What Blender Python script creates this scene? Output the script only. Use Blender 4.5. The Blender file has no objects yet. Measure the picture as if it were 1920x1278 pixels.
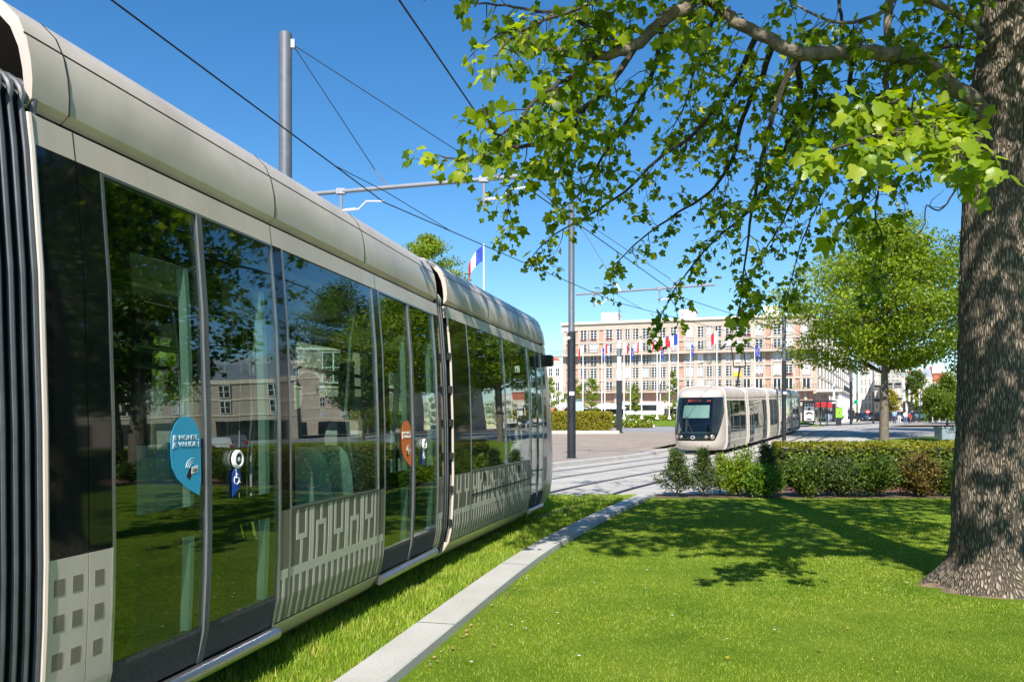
import bpy, bmesh, math, random
import numpy as np
from mathutils import Vector, Matrix, noise as mnoise
random.seed(7); RNG = np.random.default_rng(7)
SC = bpy.context.scene
COL = SC.collection
F = 1500.0; HY = 792.0; CH = 1.6          # focal length in photo pixels, eye level row, eye height
rad = math.radians

# ------------------------------------------------------------------ terrain
GY = [(-200,0),(36,0),(42,.16),(50,.48),(62,.9),(90,1.22),(115,1.32),(135,1.5),(165,1.9),(400,2.4),(1500,3.0)]
def g(y):
    for (a,za),(b,zb) in zip(GY,GY[1:]):
        if y <= b: return za+(zb-za)*max(0,(y-a))/(b-a)
    return GY[-1][1]
def P(px,py,Y): return Vector(((px-960)/F*Y, Y, CH+(HY-py)/F*Y))
def at(px,Y,off=0.0): return Vector(((px-960)/F*Y, Y, g(Y)+off))

# ------------------------------------------------------------------ materials
def new_mat(name):
    m = bpy.data.materials.new(name); m.use_nodes = True
    nt = m.node_tree; b = nt.nodes['Principled BSDF']
    return m, nt, b
def N(nt, t, **kw):
    n = nt.nodes.new(t)
    for k,v in kw.items():
        if k in n.inputs: n.inputs[k].default_value = v
        else: setattr(n,k,v)
    return n
def ramp(nt, fac, stops):
    r = nt.nodes.new('ShaderNodeValToRGB')
    e = r.color_ramp.elements
    while len(e) < len(stops): e.new(.5)
    for i,(p,c) in enumerate(stops):
        e[i].position = p; e[i].color = (c[0],c[1],c[2],1)
    nt.links.new(fac, r.inputs[0]); return r.outputs[0]
def coords(nt, kind='Object', scale=(1,1,1), rot=(0,0,0)):
    tc = nt.nodes.new('ShaderNodeTexCoord'); mp = nt.nodes.new('ShaderNodeMapping')
    mp.inputs['Scale'].default_value = scale; mp.inputs['Rotation'].default_value = rot
    nt.links.new(tc.outputs[kind], mp.inputs[0]); return mp.outputs[0]
def mixc(nt, fac, a, b, mode='MIX'):
    m = nt.nodes.new('ShaderNodeMix'); m.data_type='RGBA'; m.blend_type=mode
    for s,v in ((0,fac),(6,a),(7,b)):
        if hasattr(v,'is_linked') or hasattr(v,'links'): nt.links.new(v, m.inputs[s])
        else: m.inputs[s].default_value = v if s==0 else (v[0],v[1],v[2],1)
    return m.outputs[2]
def bump(nt, b, h, strength=.3, dist=.02):
    n = nt.nodes.new('ShaderNodeBump'); n.inputs['Strength'].default_value=strength; n.inputs['Distance'].default_value=dist
    nt.links.new(h, n.inputs['Height']); nt.links.new(n.outputs[0], b.inputs['Normal'])
def mat(name, c, rough=.6, metal=0, var=.12, scale=6, bmp=0, bscale=40, kind='Object', coat=0, spec=None, vscale=(1,1,1)):
    m, nt, b = new_mat(name)
    co = coords(nt, kind, vscale)
    n1 = N(nt,'ShaderNodeTexNoise',Scale=scale,Detail=5.0,Roughness=.6); nt.links.new(co,n1.inputs['Vector'])
    lo=[max(0,x*(1-var*1.3)) for x in c]; hi=[min(1,x*(1+var)) for x in c]
    nt.links.new(ramp(nt,n1.outputs[0],[(.3,lo),(.7,hi)]), b.inputs['Base Color'])
    b.inputs['Roughness'].default_value=rough; b.inputs['Metallic'].default_value=metal
    if coat: b.inputs['Coat Weight'].default_value=coat; b.inputs['Coat Roughness'].default_value=.08
    if spec is not None: b.inputs['Specular IOR Level'].default_value=spec
    if bmp:
        n2=N(nt,'ShaderNodeTexNoise',Scale=bscale,Detail=6.0); nt.links.new(co,n2.inputs['Vector']); bump(nt,b,n2.outputs[0],bmp)
    return m
def emit(name,c,s=1):
    m,nt,b=new_mat(name); b.inputs['Base Color'].default_value=(c[0]*.2,c[1]*.2,c[2]*.2,1)
    b.inputs['Emission Color'].default_value=(*c,1); b.inputs['Emission Strength'].default_value=s; return m
def leafmat(name, stops, trans=.35, rough=.45, patch=None):
    m,nt,b=new_mat(name)
    ge=nt.nodes.new('ShaderNodeNewGeometry')
    c=ramp(nt,ge.outputs['Random Per Island'],stops)
    if patch:
        co=coords(nt); pn=N(nt,'ShaderNodeTexNoise',Scale=patch,Detail=6.0,Roughness=.65); nt.links.new(co,pn.inputs['Vector'])
        c=mixc(nt,1.0,c,ramp(nt,pn.outputs[0],[(.3,(.62,.78,.6)),(.5,(.95,.97,.9)),(.7,(1.12,1.0,1.1))]),'MULTIPLY')
    nt.links.new(c,b.inputs['Base Color']); b.inputs['Roughness'].default_value=rough
    b.inputs['Specular IOR Level'].default_value=.35
    tr=nt.nodes.new('ShaderNodeBsdfTranslucent')
    hs=N(nt,'ShaderNodeHueSaturation',Saturation=1.15,Value=1.7); nt.links.new(c,hs.inputs['Color']); nt.links.new(hs.outputs[0],tr.inputs[0])
    mx=nt.nodes.new('ShaderNodeMixShader'); mx.inputs[0].default_value=trans
    nt.links.new(b.outputs[0],mx.inputs[1]); nt.links.new(tr.outputs[0],mx.inputs[2])
    nt.links.new(mx.outputs[0], nt.nodes['Material Output'].inputs[0]); return m
def glassmat(name, tint, ior=1.6, gl=1.0):
    m,nt,b=new_mat(name); nt.nodes.remove(b)
    t=nt.nodes.new('ShaderNodeBsdfTransparent'); t.inputs[0].default_value=(*tint,1)
    gs=nt.nodes.new('ShaderNodeBsdfGlossy'); gs.inputs['Roughness'].default_value=.0; gs.inputs[0].default_value=(gl,gl,gl,1)
    co=coords(nt,'Object',(1,1,.6)); nz=N(nt,'ShaderNodeTexNoise',Scale=1.3,Detail=1.0); nt.links.new(co,nz.inputs['Vector'])
    bp=nt.nodes.new('ShaderNodeBump'); bp.inputs['Strength'].default_value=.25; bp.inputs['Distance'].default_value=.01
    nt.links.new(nz.outputs[0],bp.inputs['Height']); nt.links.new(bp.outputs[0],gs.inputs['Normal'])
    fr=nt.nodes.new('ShaderNodeFresnel'); ge=nt.nodes.new('ShaderNodeNewGeometry'); mr=nt.nodes.new('ShaderNodeMapRange')
    nt.links.new(ge.outputs['Backfacing'],mr.inputs[0]); mr.inputs[3].default_value=ior; mr.inputs[4].default_value=1/ior; nt.links.new(mr.outputs[0],fr.inputs[0])
    mx=nt.nodes.new('ShaderNodeMixShader'); nt.links.new(fr.outputs[0],mx.inputs[0])
    nt.links.new(t.outputs[0],mx.inputs[1]); nt.links.new(gs.outputs[0],mx.inputs[2])
    nt.links.new(mx.outputs[0],nt.nodes['Material Output'].inputs[0]); return m

M={}
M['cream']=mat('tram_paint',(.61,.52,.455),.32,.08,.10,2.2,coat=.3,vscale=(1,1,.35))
M['roofpaint']=mat('tram_roof_paint',(.61,.525,.465),.38,.08,.14,1.6,coat=.15)
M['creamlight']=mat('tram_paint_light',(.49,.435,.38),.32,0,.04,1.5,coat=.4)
M['taupe']=mat('livery_taupe',(.14,.127,.105),.4,0,.05,3,coat=.12)
M['pale']=mat('livery_pale',(.50,.49,.40),.38,.0,.04,3,coat=.12)
M['square']=mat('livery_square',(.20,.165,.145),.4,0,.04,3,coat=.3)
M['seal']=mat('grey_seal',(.10,.105,.115),.5)
M['blackgloss']=mat('black_gloss',(.006,.009,.009),.04,0,.1,3,spec=.6)
M['rubber']=mat('rubber',(.018,.018,.02),.6,0,.2,8)
M['darkgap']=mat('dark_recess',(.012,.012,.012),.8)
M['steel']=mat('steel',(.42,.43,.45),.28,.9,.1,10)
M['hoop']=mat('hoop_metal',(.105,.112,.122),.42,.3,.15,10)
M['polegrey']=mat('galvanised_paint',(.10,.115,.14),.55,.1,.12,6)
M['poledark']=mat('dark_pole_paint',(.022,.026,.034),.45,.2,.3,5)
M['pipe']=mat('pipe_grey',(.26,.28,.32),.5,.2,.1,6)
M['wire']=mat('wire',(.02,.022,.03),.5,.5)
M['whitemetal']=mat('white_paint',(.78,.78,.78),.4,0,.04,4)
M['glass']=glassmat('tram_glass',(.73,.83,.78),1.78)
M['glass2']=glassmat('tram_glass_far',(.72,.80,.77),1.6)
M['pane']=mat('window_pane',(.02,.026,.032),.1,0,.5,.5,spec=.45)
M['pane_l']=mat('pane_curtained',(.42,.45,.47),.25,0,.25,1.0)
M['interior']=mat('interior_mint',(.50,.58,.54),.5,0,.08,2)
M['blind']=mat('blind_fabric',(.20,.30,.27),.6)
M['ceiling_in']=mat('interior_ceiling',(.42,.50,.47),.4)
M['floor_in']=mat('interior_floor',(.05,.055,.055),.7,0,.3,30)
M['carpet']=mat('grey_carpet',(.075,.07,.075),.95,0,.45,110,bmp=.5,bscale=160)
M['seat']=mat('seat_fabric',(.46,.60,.56),.6,0,.15,8)
M['seatdark']=mat('seat_dark',(.05,.06,.06),.5)
M['blue_st']=mat('sticker_blue',(.04,.38,.66),.4,0,.03)
M['orange_st']=mat('sticker_orange',(.78,.16,.015),.4,0,.03)
M['bluedark_st']=mat('sticker_dark_blue',(.006,.07,.42),.4,0,.03)
M['white']=mat('white',(.8,.8,.8),.5,0,.03)
M['skyletter']=mat('pale_lettering',(.62,.72,.80),.5,0,.03)
M['black']=mat('black',(.01,.01,.01),.5)
M['headlight']=mat('headlight_glass',(.38,.33,.28),.08,.5,.1)
M['led']=emit('led_red',(1,.12,.04),.28)
M['red']=mat('flag_red',(.62,.02,.025),.7,0,.12,8)
M['fblue']=mat('flag_blue',(.01,.05,.36),.7,0,.12,8)
M['fwhite']=mat('flag_white',(.75,.75,.78),.7,0,.06,8)
M['yellow']=mat('yellow',(.8,.5,.03),.6)
M['bark']=None
M['stem']=mat('twig_bark',(.045,.036,.028),.85,0,.3,20,bmp=.4)
M['trunk2']=mat('grey_bark',(.16,.13,.10),.9,0,.35,14,bmp=.9,bscale=30,vscale=(1,1,.3))
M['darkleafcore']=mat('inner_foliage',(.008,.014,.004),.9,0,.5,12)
M['stoneb']=mat('pale_stucco',(.68,.60,.48),.85,0,.06,.4)
M['stucco_w']=mat('white_stucco',(.72,.68,.62),.85,0,.06,.4)
M['brick']=mat('brick_wall',(.26,.085,.055),.85,0,.2,2)
M['zinc']=mat('zinc_roof',(.17,.20,.25),.5,.3,.15,1)
M['tile']=mat('tile_roof',(.38,.10,.05),.8,0,.2,1)
M['soil']=mat('soil',(.12,.08,.05),.95,0,.4,15,bmp=.6)
M['glass_car']=mat('car_glass',(.015,.02,.025),.05,0,.1,spec=.8)
M['tyre']=mat('tyre',(.02,.02,.02),.8)
M['skin']=mat('skin',(.42,.22,.15),.55)
M['hair']=mat('hair',(.035,.02,.012),.6)
M['rail']=mat('rail_steel',(.045,.043,.045),.5,.4,.3,20)

def m_pavers(name,c1,c2,mortar,scale,rot,bw=.6,bh=.3,rough=.85,var=.25,mort=.012):
    m,nt,b=new_mat(name); co=coords(nt,'Object',(1,1,1),(0,0,rot))
    br=N(nt,'ShaderNodeTexBrick',Scale=scale); br.inputs['Color1'].default_value=(*c1,1); br.inputs['Color2'].default_value=(*c2,1)
    br.inputs['Mortar'].default_value=(*mortar,1); br.inputs['Mortar Size'].default_value=mort
    br.inputs['Brick Width'].default_value=bw; br.inputs['Row Height'].default_value=bh
    nt.links.new(co,br.inputs['Vector'])
    n1=N(nt,'ShaderNodeTexNoise',Scale=.7,Detail=8.0,Roughness=.7); nt.links.new(co,n1.inputs['Vector'])
    n3=N(nt,'ShaderNodeTexNoise',Scale=60.0,Detail=3.0); nt.links.new(co,n3.inputs['Vector'])
    v=ramp(nt,n1.outputs[0],[(.3,(1-var,)*3),(.7,(1.0,)*3)])
    v2=ramp(nt,n3.outputs[0],[(.3,(.82,)*3),(.7,(1.0,)*3)])
    c=mixc(nt,1.0,br.outputs[0],v,'MULTIPLY'); c=mixc(nt,1.0,c,v2,'MULTIPLY')
    nt.links.new(c,b.inputs['Base Color']); b.inputs['Roughness'].default_value=rough
    bump(nt,b,n3.outputs[0],.2,.004); return m
M['stone']=m_pavers('stone_paving',(.58,.54,.49),(.52,.485,.44),(.33,.31,.28),1,rad(27),1.2,.6,mort=.008)
M['plaza']=m_pavers('pink_beige_pavers',(.47,.38,.31),(.40,.32,.26),(.28,.23,.19),1,rad(25),.24,.12)
M['redpath']=m_pavers('red_pavers',(.36,.15,.12),(.30,.12,.10),(.2,.1,.08),1,0,.3,.15)
M['granite']=None
def m_granite():
    m,nt,b=new_mat('granite'); co=coords(nt)
    n1=N(nt,'ShaderNodeTexNoise',Scale=130.0,Detail=4.0,Roughness=.8); nt.links.new(co,n1.inputs['Vector'])
    n2=N(nt,'ShaderNodeTexNoise',Scale=1.6,Detail=5.0); nt.links.new(co,n2.inputs['Vector'])
    c=mixc(nt,1.0,ramp(nt,n1.outputs[0],[(.3,(.28,.27,.26)),(.5,(.50,.485,.465)),(.7,(.64,.62,.59))]),
           ramp(nt,n2.outputs[0],[(.3,(.82,.80,.76)),(.7,(1,1,1))]),'MULTIPLY')
    nt.links.new(c,b.inputs['Base Color']); b.inputs['Roughness'].default_value=.8; bump(nt,b,n1.outputs[0],.3,.004); return m
M['granite']=m_granite()
def m_asphalt():
    m,nt,b=new_mat('asphalt'); co=coords(nt)
    n1=N(nt,'ShaderNodeTexNoise',Scale=90.0,Detail=3.0); nt.links.new(co,n1.inputs['Vector'])
    n2=N(nt,'ShaderNodeTexNoise',Scale=.15,Detail=8.0,Roughness=.65); nt.links.new(co,n2.inputs['Vector'])
    c=mixc(nt,1.0,ramp(nt,n2.outputs[0],[(.3,(.27,.26,.26)),(.7,(.38,.37,.365))]),ramp(nt,n1.outputs[0],[(.3,(.75,)*3),(.7,(1,)*3)]),'MULTIPLY')
    nt.links.new(c,b.inputs['Base Color']); b.inputs['Roughness'].default_value=.85; bump(nt,b,n1.outputs[0],.2,.003); return m
M['asphalt']=m_asphalt()
def m_grass(name,a,bc,cc):
    m,nt,b=new_mat(name); co=coords(nt)
    n1=N(nt,'ShaderNodeTexNoise',Scale=1.1,Detail=9.0,Roughness=.72); nt.links.new(co,n1.inputs['Vector'])
    n2=N(nt,'ShaderNodeTexNoise',Scale=70.0,Detail=4.0,Roughness=.8); nt.links.new(co,n2.inputs['Vector'])
    c=mixc(nt,1.0,ramp(nt,n1.outputs[0],[(.32,a),(.5,bc),(.68,cc)]),ramp(nt,n2.outputs[0],[(.3,(.45,.5,.4)),(.65,(1,1,1))]),'MULTIPLY')
    nt.links.new(c,b.inputs['Base Color']); b.inputs['Roughness'].default_value=.9; b.inputs['Specular IOR Level'].default_value=.1
    bump(nt,b,n2.outputs[0],.8,.02); return m
M['lawn']=m_grass('lawn_ground',(.12,.20,.014),(.17,.26,.02),(.23,.31,.03))
M['blade']=leafmat('grass_blade',[(0,(.16,.235,.016)),(.35,(.225,.31,.024)),(.7,(.29,.37,.035)),(.93,(.38,.44,.07)),(1,(.50,.46,.18))],.35,.5,1.1)
M['blade2']=leafmat('grass_blade_long',[(0,(.13,.22,.016)),(.35,(.23,.34,.022)),(.7,(.34,.45,.045)),(.92,(.46,.46,.08)),(1,(.55,.46,.2))],.35,.5,1.6)
M['tulip']=leafmat('tulip_tree_leaf',[(0,(.06,.12,.006)),(.45,(.15,.235,.010)),(.8,(.27,.345,.014)),(1,(.42,.45,.03))],.52,.38)
M['tulip_b']=leafmat('young_tulip_leaf',[(0,(.14,.22,.012)),(.6,(.22,.31,.016)),(1,(.34,.38,.03))],.42,.38)
M['leaf_mid']=leafmat('mid_tree_leaf',[(0,(.08,.145,.01)),(.5,(.19,.265,.016)),(1,(.32,.37,.03))],.45,.4)
M['leaf_dark']=leafmat('dark_leaf',[(0,(.03,.065,.008)),(.5,(.065,.115,.012)),(1,(.14,.18,.02))],.25,.4)
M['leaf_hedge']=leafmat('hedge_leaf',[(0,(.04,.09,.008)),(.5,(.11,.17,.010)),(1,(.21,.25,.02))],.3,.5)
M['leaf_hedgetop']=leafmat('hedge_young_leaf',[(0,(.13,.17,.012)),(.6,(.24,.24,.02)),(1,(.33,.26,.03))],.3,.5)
M['leaf_yew']=leafmat('conifer_leaf',[(0,(.035,.06,.015)),(.6,(.065,.10,.02)),(1,(.14,.17,.03))],.15,.5)
M['leaf_bright']=leafmat('bright_shrub_leaf',[(0,(.05,.12,.008)),(.5,(.10,.20,.012)),(1,(.17,.27,.02))],.25,.5)
M['leaf_brown']=leafmat('bronze_shrub_leaf',[(0,(.06,.055,.012)),(.6,(.13,.10,.018)),(1,(.20,.13,.03))],.2,.5)
M['leaf_yel']=leafmat('golden_leaf',[(0,(.14,.16,.010)),(.5,(.26,.24,.014)),(1,(.40,.32,.02))],.3,.5)
def m_bark(wrap=True):
    m,nt,b=new_mat('furrowed_bark' if wrap else 'bough_bark'); co=coords(nt,'Object',(1,1,.085) if wrap else (.5,.5,.5))
    if wrap:
        tc=nt.nodes.new('ShaderNodeTexCoord'); sp=nt.nodes.new('ShaderNodeSeparateXYZ'); nt.links.new(tc.outputs['Object'],sp.inputs[0])
        c1=nt.nodes.new('ShaderNodeCombineXYZ'); nt.links.new(sp.outputs[0],c1.inputs[0]); nt.links.new(sp.outputs[1],c1.inputs[1])
        ln=nt.nodes.new('ShaderNodeVectorMath'); ln.operation='LENGTH'; nt.links.new(c1.outputs[0],ln.inputs[0])
        nn=nt.nodes.new('ShaderNodeVectorMath'); nn.operation='NORMALIZE'; nt.links.new(c1.outputs[0],nn.inputs[0])
        s5=nt.nodes.new('ShaderNodeVectorMath'); s5.operation='SCALE'; s5.inputs['Scale'].default_value=.36; nt.links.new(nn.outputs[0],s5.inputs[0])
        zz=nt.nodes.new('ShaderNodeMath'); zz.operation='SUBTRACT'; nt.links.new(sp.outputs[2],zz.inputs[0]); nt.links.new(ln.outputs['Value'],zz.inputs[1])
        z2=nt.nodes.new('ShaderNodeMath'); z2.operation='MULTIPLY'; z2.inputs[1].default_value=.19; nt.links.new(zz.outputs[0],z2.inputs[0])
        c2=nt.nodes.new('ShaderNodeCombineXYZ'); nt.links.new(z2.outputs[0],c2.inputs[2])
        ad0=nt.nodes.new('ShaderNodeVectorMath'); ad0.operation='ADD'; nt.links.new(s5.outputs[0],ad0.inputs[0]); nt.links.new(c2.outputs[0],ad0.inputs[1]); co=ad0.outputs[0]
    n0=N(nt,'ShaderNodeTexNoise',Scale=6.0,Detail=3.0); nt.links.new(co,n0.inputs['Vector'])
    ad=nt.nodes.new('ShaderNodeVectorMath'); ad.operation='MULTIPLY_ADD'; nt.links.new(n0.outputs['Color'],ad.inputs[0]); ad.inputs[1].default_value=(.09,.09,.03); nt.links.new(co,ad.inputs[2])
    vo=N(nt,'ShaderNodeTexVoronoi',Scale=52.0); vo.feature='DISTANCE_TO_EDGE'; nt.links.new(ad.outputs[0],vo.inputs['Vector'])
    n2=N(nt,'ShaderNodeTexNoise',Scale=45.0,Detail=5.0,Roughness=.7); nt.links.new(co,n2.inputs['Vector'])
    n3=N(nt,'ShaderNodeTexNoise',Scale=1.5,Detail=4.0); co3=coords(nt); nt.links.new(co3,n3.inputs['Vector'])
    c=mixc(nt,1.0,ramp(nt,vo.outputs['Distance'],[(0,(.12,.09,.065)),(.2,(.33,.265,.195)),(.55,(.52,.43,.33))]),ramp(nt,n2.outputs[0],[(.3,(.52,.51,.5)),(.7,(1,1,1))]),'MULTIPLY')
    c=mixc(nt,ramp(nt,n3.outputs[0],[(.58,(0,0,0)),(.75,(.5,.5,.5))]),c,(.20,.21,.13))
    nt.links.new(c,b.inputs['Base Color']); b.inputs['Roughness'].default_value=.9
    ma=nt.nodes.new('ShaderNodeMath'); ma.operation='MULTIPLY_ADD'; ma.inputs[1].default_value=.25; nt.links.new(n2.outputs[0],ma.inputs[0])
    cl=ramp(nt,vo.outputs['Distance'],[(0,(0,0,0)),(.25,(1,1,1))]); nt.links.new(cl,ma.inputs[2])
    bump(nt,b,ma.outputs[0],1.0,.03); return m
M['bark']=m_bark(); M['bark_limb']=mat('bough_bark',(.17,.14,.105),.9,0,.45,9,bmp=1.0,bscale=38)
def m_facade(name,c,joint,sx,sz):
    m,nt,b=new_mat(name); tc=nt.nodes.new('ShaderNodeTexCoord'); sp=nt.nodes.new('ShaderNodeSeparateXYZ'); cb=nt.nodes.new('ShaderNodeCombineXYZ')
    nt.links.new(tc.outputs['Object'],sp.inputs[0]); nt.links.new(sp.outputs[0],cb.inputs[0]); nt.links.new(sp.outputs[2],cb.inputs[1])
    br=N(nt,'ShaderNodeTexBrick',Scale=1.0); br.inputs['Color1'].default_value=(*c,1); br.inputs['Color2'].default_value=(c[0]*.9,c[1]*.84,c[2]*.82,1)
    br.inputs['Mortar'].default_value=(*joint,1); br.inputs['Mortar Size'].default_value=.02; br.inputs['Brick Width'].default_value=sx; br.inputs['Row Height'].default_value=sz
    nt.links.new(cb.outputs[0],br.inputs['Vector'])
    n1=N(nt,'ShaderNodeTexNoise',Scale=.5,Detail=8.0,Roughness=.7); nt.links.new(tc.outputs['Object'],n1.inputs['Vector'])
    nt.links.new(mixc(nt,1.0,br.outputs[0],ramp(nt,n1.outputs[0],[(.3,(.85,.84,.82)),(.7,(1,1,1))]),'MULTIPLY'),b.inputs['Base Color']); b.inputs['Roughness'].default_value=.9; return m
M['concrete_p']=mat('warm_concrete',(.44,.375,.31),.9,0,.09,.6)
M['panel_p']=m_facade('pink_facade_panel',(.50,.315,.24),(.40,.27,.21),.9,.6)
M['conc_dark']=mat('shadowless_grey',(.30,.25,.21),.9,0,.1,.6)

# ------------------------------------------------------------------ mesh builder
class MB:
    def __init__(s): s.v=[]; s.f=[]; s.m=[]
    def add(s,vs,fs,mi=0):
        o=len(s.v); s.v+= [tuple(p) for p in vs]; s.f+=[tuple(i+o for i in f) for f in fs]; s.m+=[mi]*len(fs); return s
    def box(s,x0,x1,y0,y1,z0,z1,mi=0,T=None):
        vs=[Vector((x,y,z)) for z in (z0,z1) for y in (y0,y1) for x in (x0,x1)]
        if T is not None: vs=[T@p for p in vs]
        return s.add(vs,[(0,2,3,1),(4,5,7,6),(0,1,5,4),(2,6,7,3),(0,4,6,2),(1,3,7,5)],mi)
    def bevbox(s,x0,x1,y0,y1,z0,z1,r=.02,mi=0):
        pts=[]
        for z,i in ((z0,r),(z0+r,0),(z1-r,0),(z1,r)):
            pts.append([(x0+i+r,y0+i,z),(x1-i-r,y0+i,z),(x1-i,y0+i+r,z),(x1-i,y1-i-r,z),(x1-i-r,y1-i,z),(x0+i+r,y1-i,z),(x0+i,y1-i-r,z),(x0+i,y0+i+r,z)])
        vs=[p for q in pts for p in q]; fs=[tuple(range(7,-1,-1)),tuple(range(24,32))]
        for k in range(3):
            for j in range(8): fs.append((k*8+j,k*8+(j+1)%8,(k+1)*8+(j+1)%8,(k+1)*8+j))
        return s.add(vs,fs,mi)
    def tube(s,pts,r,seg=8,mi=0,cap=True):
        pts=[Vector(p) for p in pts]; n=len(pts)
        rs=r if isinstance(r,(list,tuple)) else [r]*n
        vs=[]; prev=None
        for i,p in enumerate(pts):
            d=(pts[min(i+1,n-1)]-pts[max(i-1,0)]).normalized()
            if prev is None:
                a=Vector((0,0,1)) if abs(d.z)<.9 else Vector((1,0,0)); u=d.cross(a).normalized()
            else: u=(prev-d*prev.dot(d)).normalized()
            prev=u; w=d.cross(u)
            for k in range(seg):
                a=2*math.pi*k/seg; vs.append(p+(u*math.cos(a)+w*math.sin(a))*rs[i])
        fs=[(i*seg+k,i*seg+(k+1)%seg,(i+1)*seg+(k+1)%seg,(i+1)*seg+k) for i in range(n-1) for k in range(seg)]
        if cap: fs+= [tuple(range(seg-1,-1,-1)), tuple((n-1)*seg+k for k in range(seg))]
        return s.add(vs,fs,mi)
    def lathe(s,prof,seg=16,mi=0,c=(0,0,0)):
        vs=[(c[0]+r*math.cos(2*math.pi*k/seg),c[1]+r*math.sin(2*math.pi*k/seg),c[2]+z) for r,z in prof for k in range(seg)]
        n=len(prof)
        fs=[(i*seg+k,i*seg+(k+1)%seg,(i+1)*seg+(k+1)%seg,(i+1)*seg+k) for i in range(n-1) for k in range(seg)]
        fs+=[tuple(range(seg-1,-1,-1)),tuple((n-1)*seg+k for k in range(seg))]
        return s.add(vs,fs,mi)
    def grid(s,rows,mi=0,closed=False):
        n=len(rows[0]); vs=[p for r in rows for p in r]; fs=[]
        for i in range(len(rows)-1):
            for k in range(n if closed else n-1): fs.append((i*n+k,i*n+(k+1)%n,(i+1)*n+(k+1)%n,(i+1)*n+k))
        return s.add(vs,fs,mi)
    def prism(s,poly,thick,frame,mi=0):
        # poly: 2D outline; frame: function (u,v,d)->point
        n=len(poly); vs=[frame(u,v,thick) for u,v in poly]+[frame(u,v,0) for u,v in poly]
        fs=[tuple(range(n)),tuple(range(2*n-1,n-1,-1))]+[(k,n+k,n+(k+1)%n,(k+1)%n) for k in range(n)]
        return s.add(vs,fs,mi)
    def build(s,name,mats,parent=None,smooth=False,world=False,M4=None,fixn=True):
        me=bpy.data.meshes.new(name)
        off=Vector((0,0,0))
        if world and parent is not None: off=parent.location
        me.from_pydata([(p[0]-off[0],p[1]-off[1],p[2]-off[2]) for p in s.v],[],s.f)
        mats=mats if isinstance(mats,(list,tuple)) else [mats]
        for m in mats: me.materials.append(m)
        if len(mats)>1: me.polygons.foreach_set('material_index',s.m)
        me.update()
        if fixn:
            bm=bmesh.new(); bm.from_mesh(me); bmesh.ops.recalc_face_normals(bm,faces=bm.faces); bm.to_mesh(me); bm.free()
        if smooth:
            me.polygons.foreach_set('use_smooth',[True]*len(me.polygons))
            try: me.set_sharp_from_angle(angle=rad(40))
            except Exception: pass
        o=bpy.data.objects.new(name,me); COL.objects.link(o)
        if parent is not None: o.parent=parent
        if M4 is not None: o.matrix_local=M4
        return o
def tag(o,label=None,cat=None,group=None,kind=None):
    for k,v in (('label',label),('category',cat),('group',group),('kind',kind)):
        if v: o[k]=v
    return o
def thing(name,label,cat,loc=(0,0,0),rz=0,group=None,kind=None):
    o=bpy.data.objects.new(name,None); COL.objects.link(o); o.location=loc; o.rotation_euler=(0,0,rz); o.empty_display_size=.2
    return tag(o,label,cat,group,kind)
def copy_tree(o,parent=None):
    c=o.copy(); COL.objects.link(c); c.parent=parent
    for ch in list(o.children): copy_tree(ch,c)
    return c
def place(o,loc,rz=0,label=None,s=None):
    o.location=loc; o.rotation_euler=(0,0,rz)
    if label: o['label']=label
    if s: o.scale=(s,s,s)
    return o
def np_mesh(name,V,faces,mats,parent=None,mi=None,world=False,smooth=False):
    """V (N,3) array; faces (M,k) int array"""
    me=bpy.data.meshes.new(name)
    if world and parent is not None: V=V-np.array(parent.location)[None,:]
    k=faces.shape[1]; M_=faces.shape[0]
    me.vertices.add(len(V)); me.vertices.foreach_set('co',V.astype(np.float32).ravel())
    me.loops.add(M_*k); me.loops.foreach_set('vertex_index',faces.astype(np.int32).ravel())
    me.polygons.add(M_); me.polygons.foreach_set('loop_start',np.arange(0,M_*k,k,dtype=np.int32)); me.polygons.foreach_set('loop_total',np.full(M_,k,dtype=np.int32))
    mats=mats if isinstance(mats,(list,tuple)) else [mats]
    for m in mats: me.materials.append(m)
    if mi is not None: me.polygons.foreach_set('material_index',mi.astype(np.int32))
    me.update(calc_edges=True)
    if smooth: me.polygons.foreach_set('use_smooth',np.ones(M_,dtype=bool))
    o=bpy.data.objects.new(name,me); COL.objects.link(o)
    if parent is not None: o.parent=parent
    return o
# leaf outlines: (x,y) unit, fan triangulated round a centre
def shape_fan(pts,fold=.22,curl=.15):
    c=(0,.4); vs=[(c[0],c[1],0)]+[(x,y,abs(x)*fold-curl*y*y) for x,y in pts]
    n=len(pts); fs=[(0,1+i,1+(i+1)%n) for i in range(n)]
    return np.array(vs),np.array(fs)
TULIP=shape_fan([(0,0),(.2,-.04),(.5,.1),(.53,.3),(.36,.47),(.42,.84),(.3,.9),(0,.7),(-.3,.9),(-.42,.84),(-.36,.47),(-.53,.3),(-.5,.1),(-.2,-.04)])
OVAL=(np.array([(0,0,0),(.32,.4,.07),(0,1,-.1),(-.32,.4,.07)]),np.array([(0,1,2),(0,2,3)]))
NEEDLE=(np.array([(-.1,0,0),(.1,0,0),(.16,.6,.03),(0,1,0),(-.16,.6,.03)]),np.array([(0,1,2),(0,2,4),(4,2,3)]))
def unit(a): return a/np.maximum(1e-9,np.linalg.norm(a,axis=1,keepdims=True))
def leaves(pos,tip,nrm,size,shape):
    """instances of a leaf outline: returns vertices, faces"""
    sv,sf=shape; n=len(pos)
    t=unit(tip); x=unit(np.cross(t,nrm)); z=np.cross(x,t)
    V=pos[:,None,:]+size[:,None,None]*(sv[None,:,0,None]*x[:,None,:]+sv[None,:,1,None]*t[:,None,:]+sv[None,:,2,None]*z[:,None,:])
    Fc=sf[None,:,:]+(np.arange(n)*len(sv))[:,None,None]
    return V.reshape(-1,3),Fc.reshape(-1,3)
def rvec(n,s=1.0): return RNG.normal(0,s,(n,3))
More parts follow.
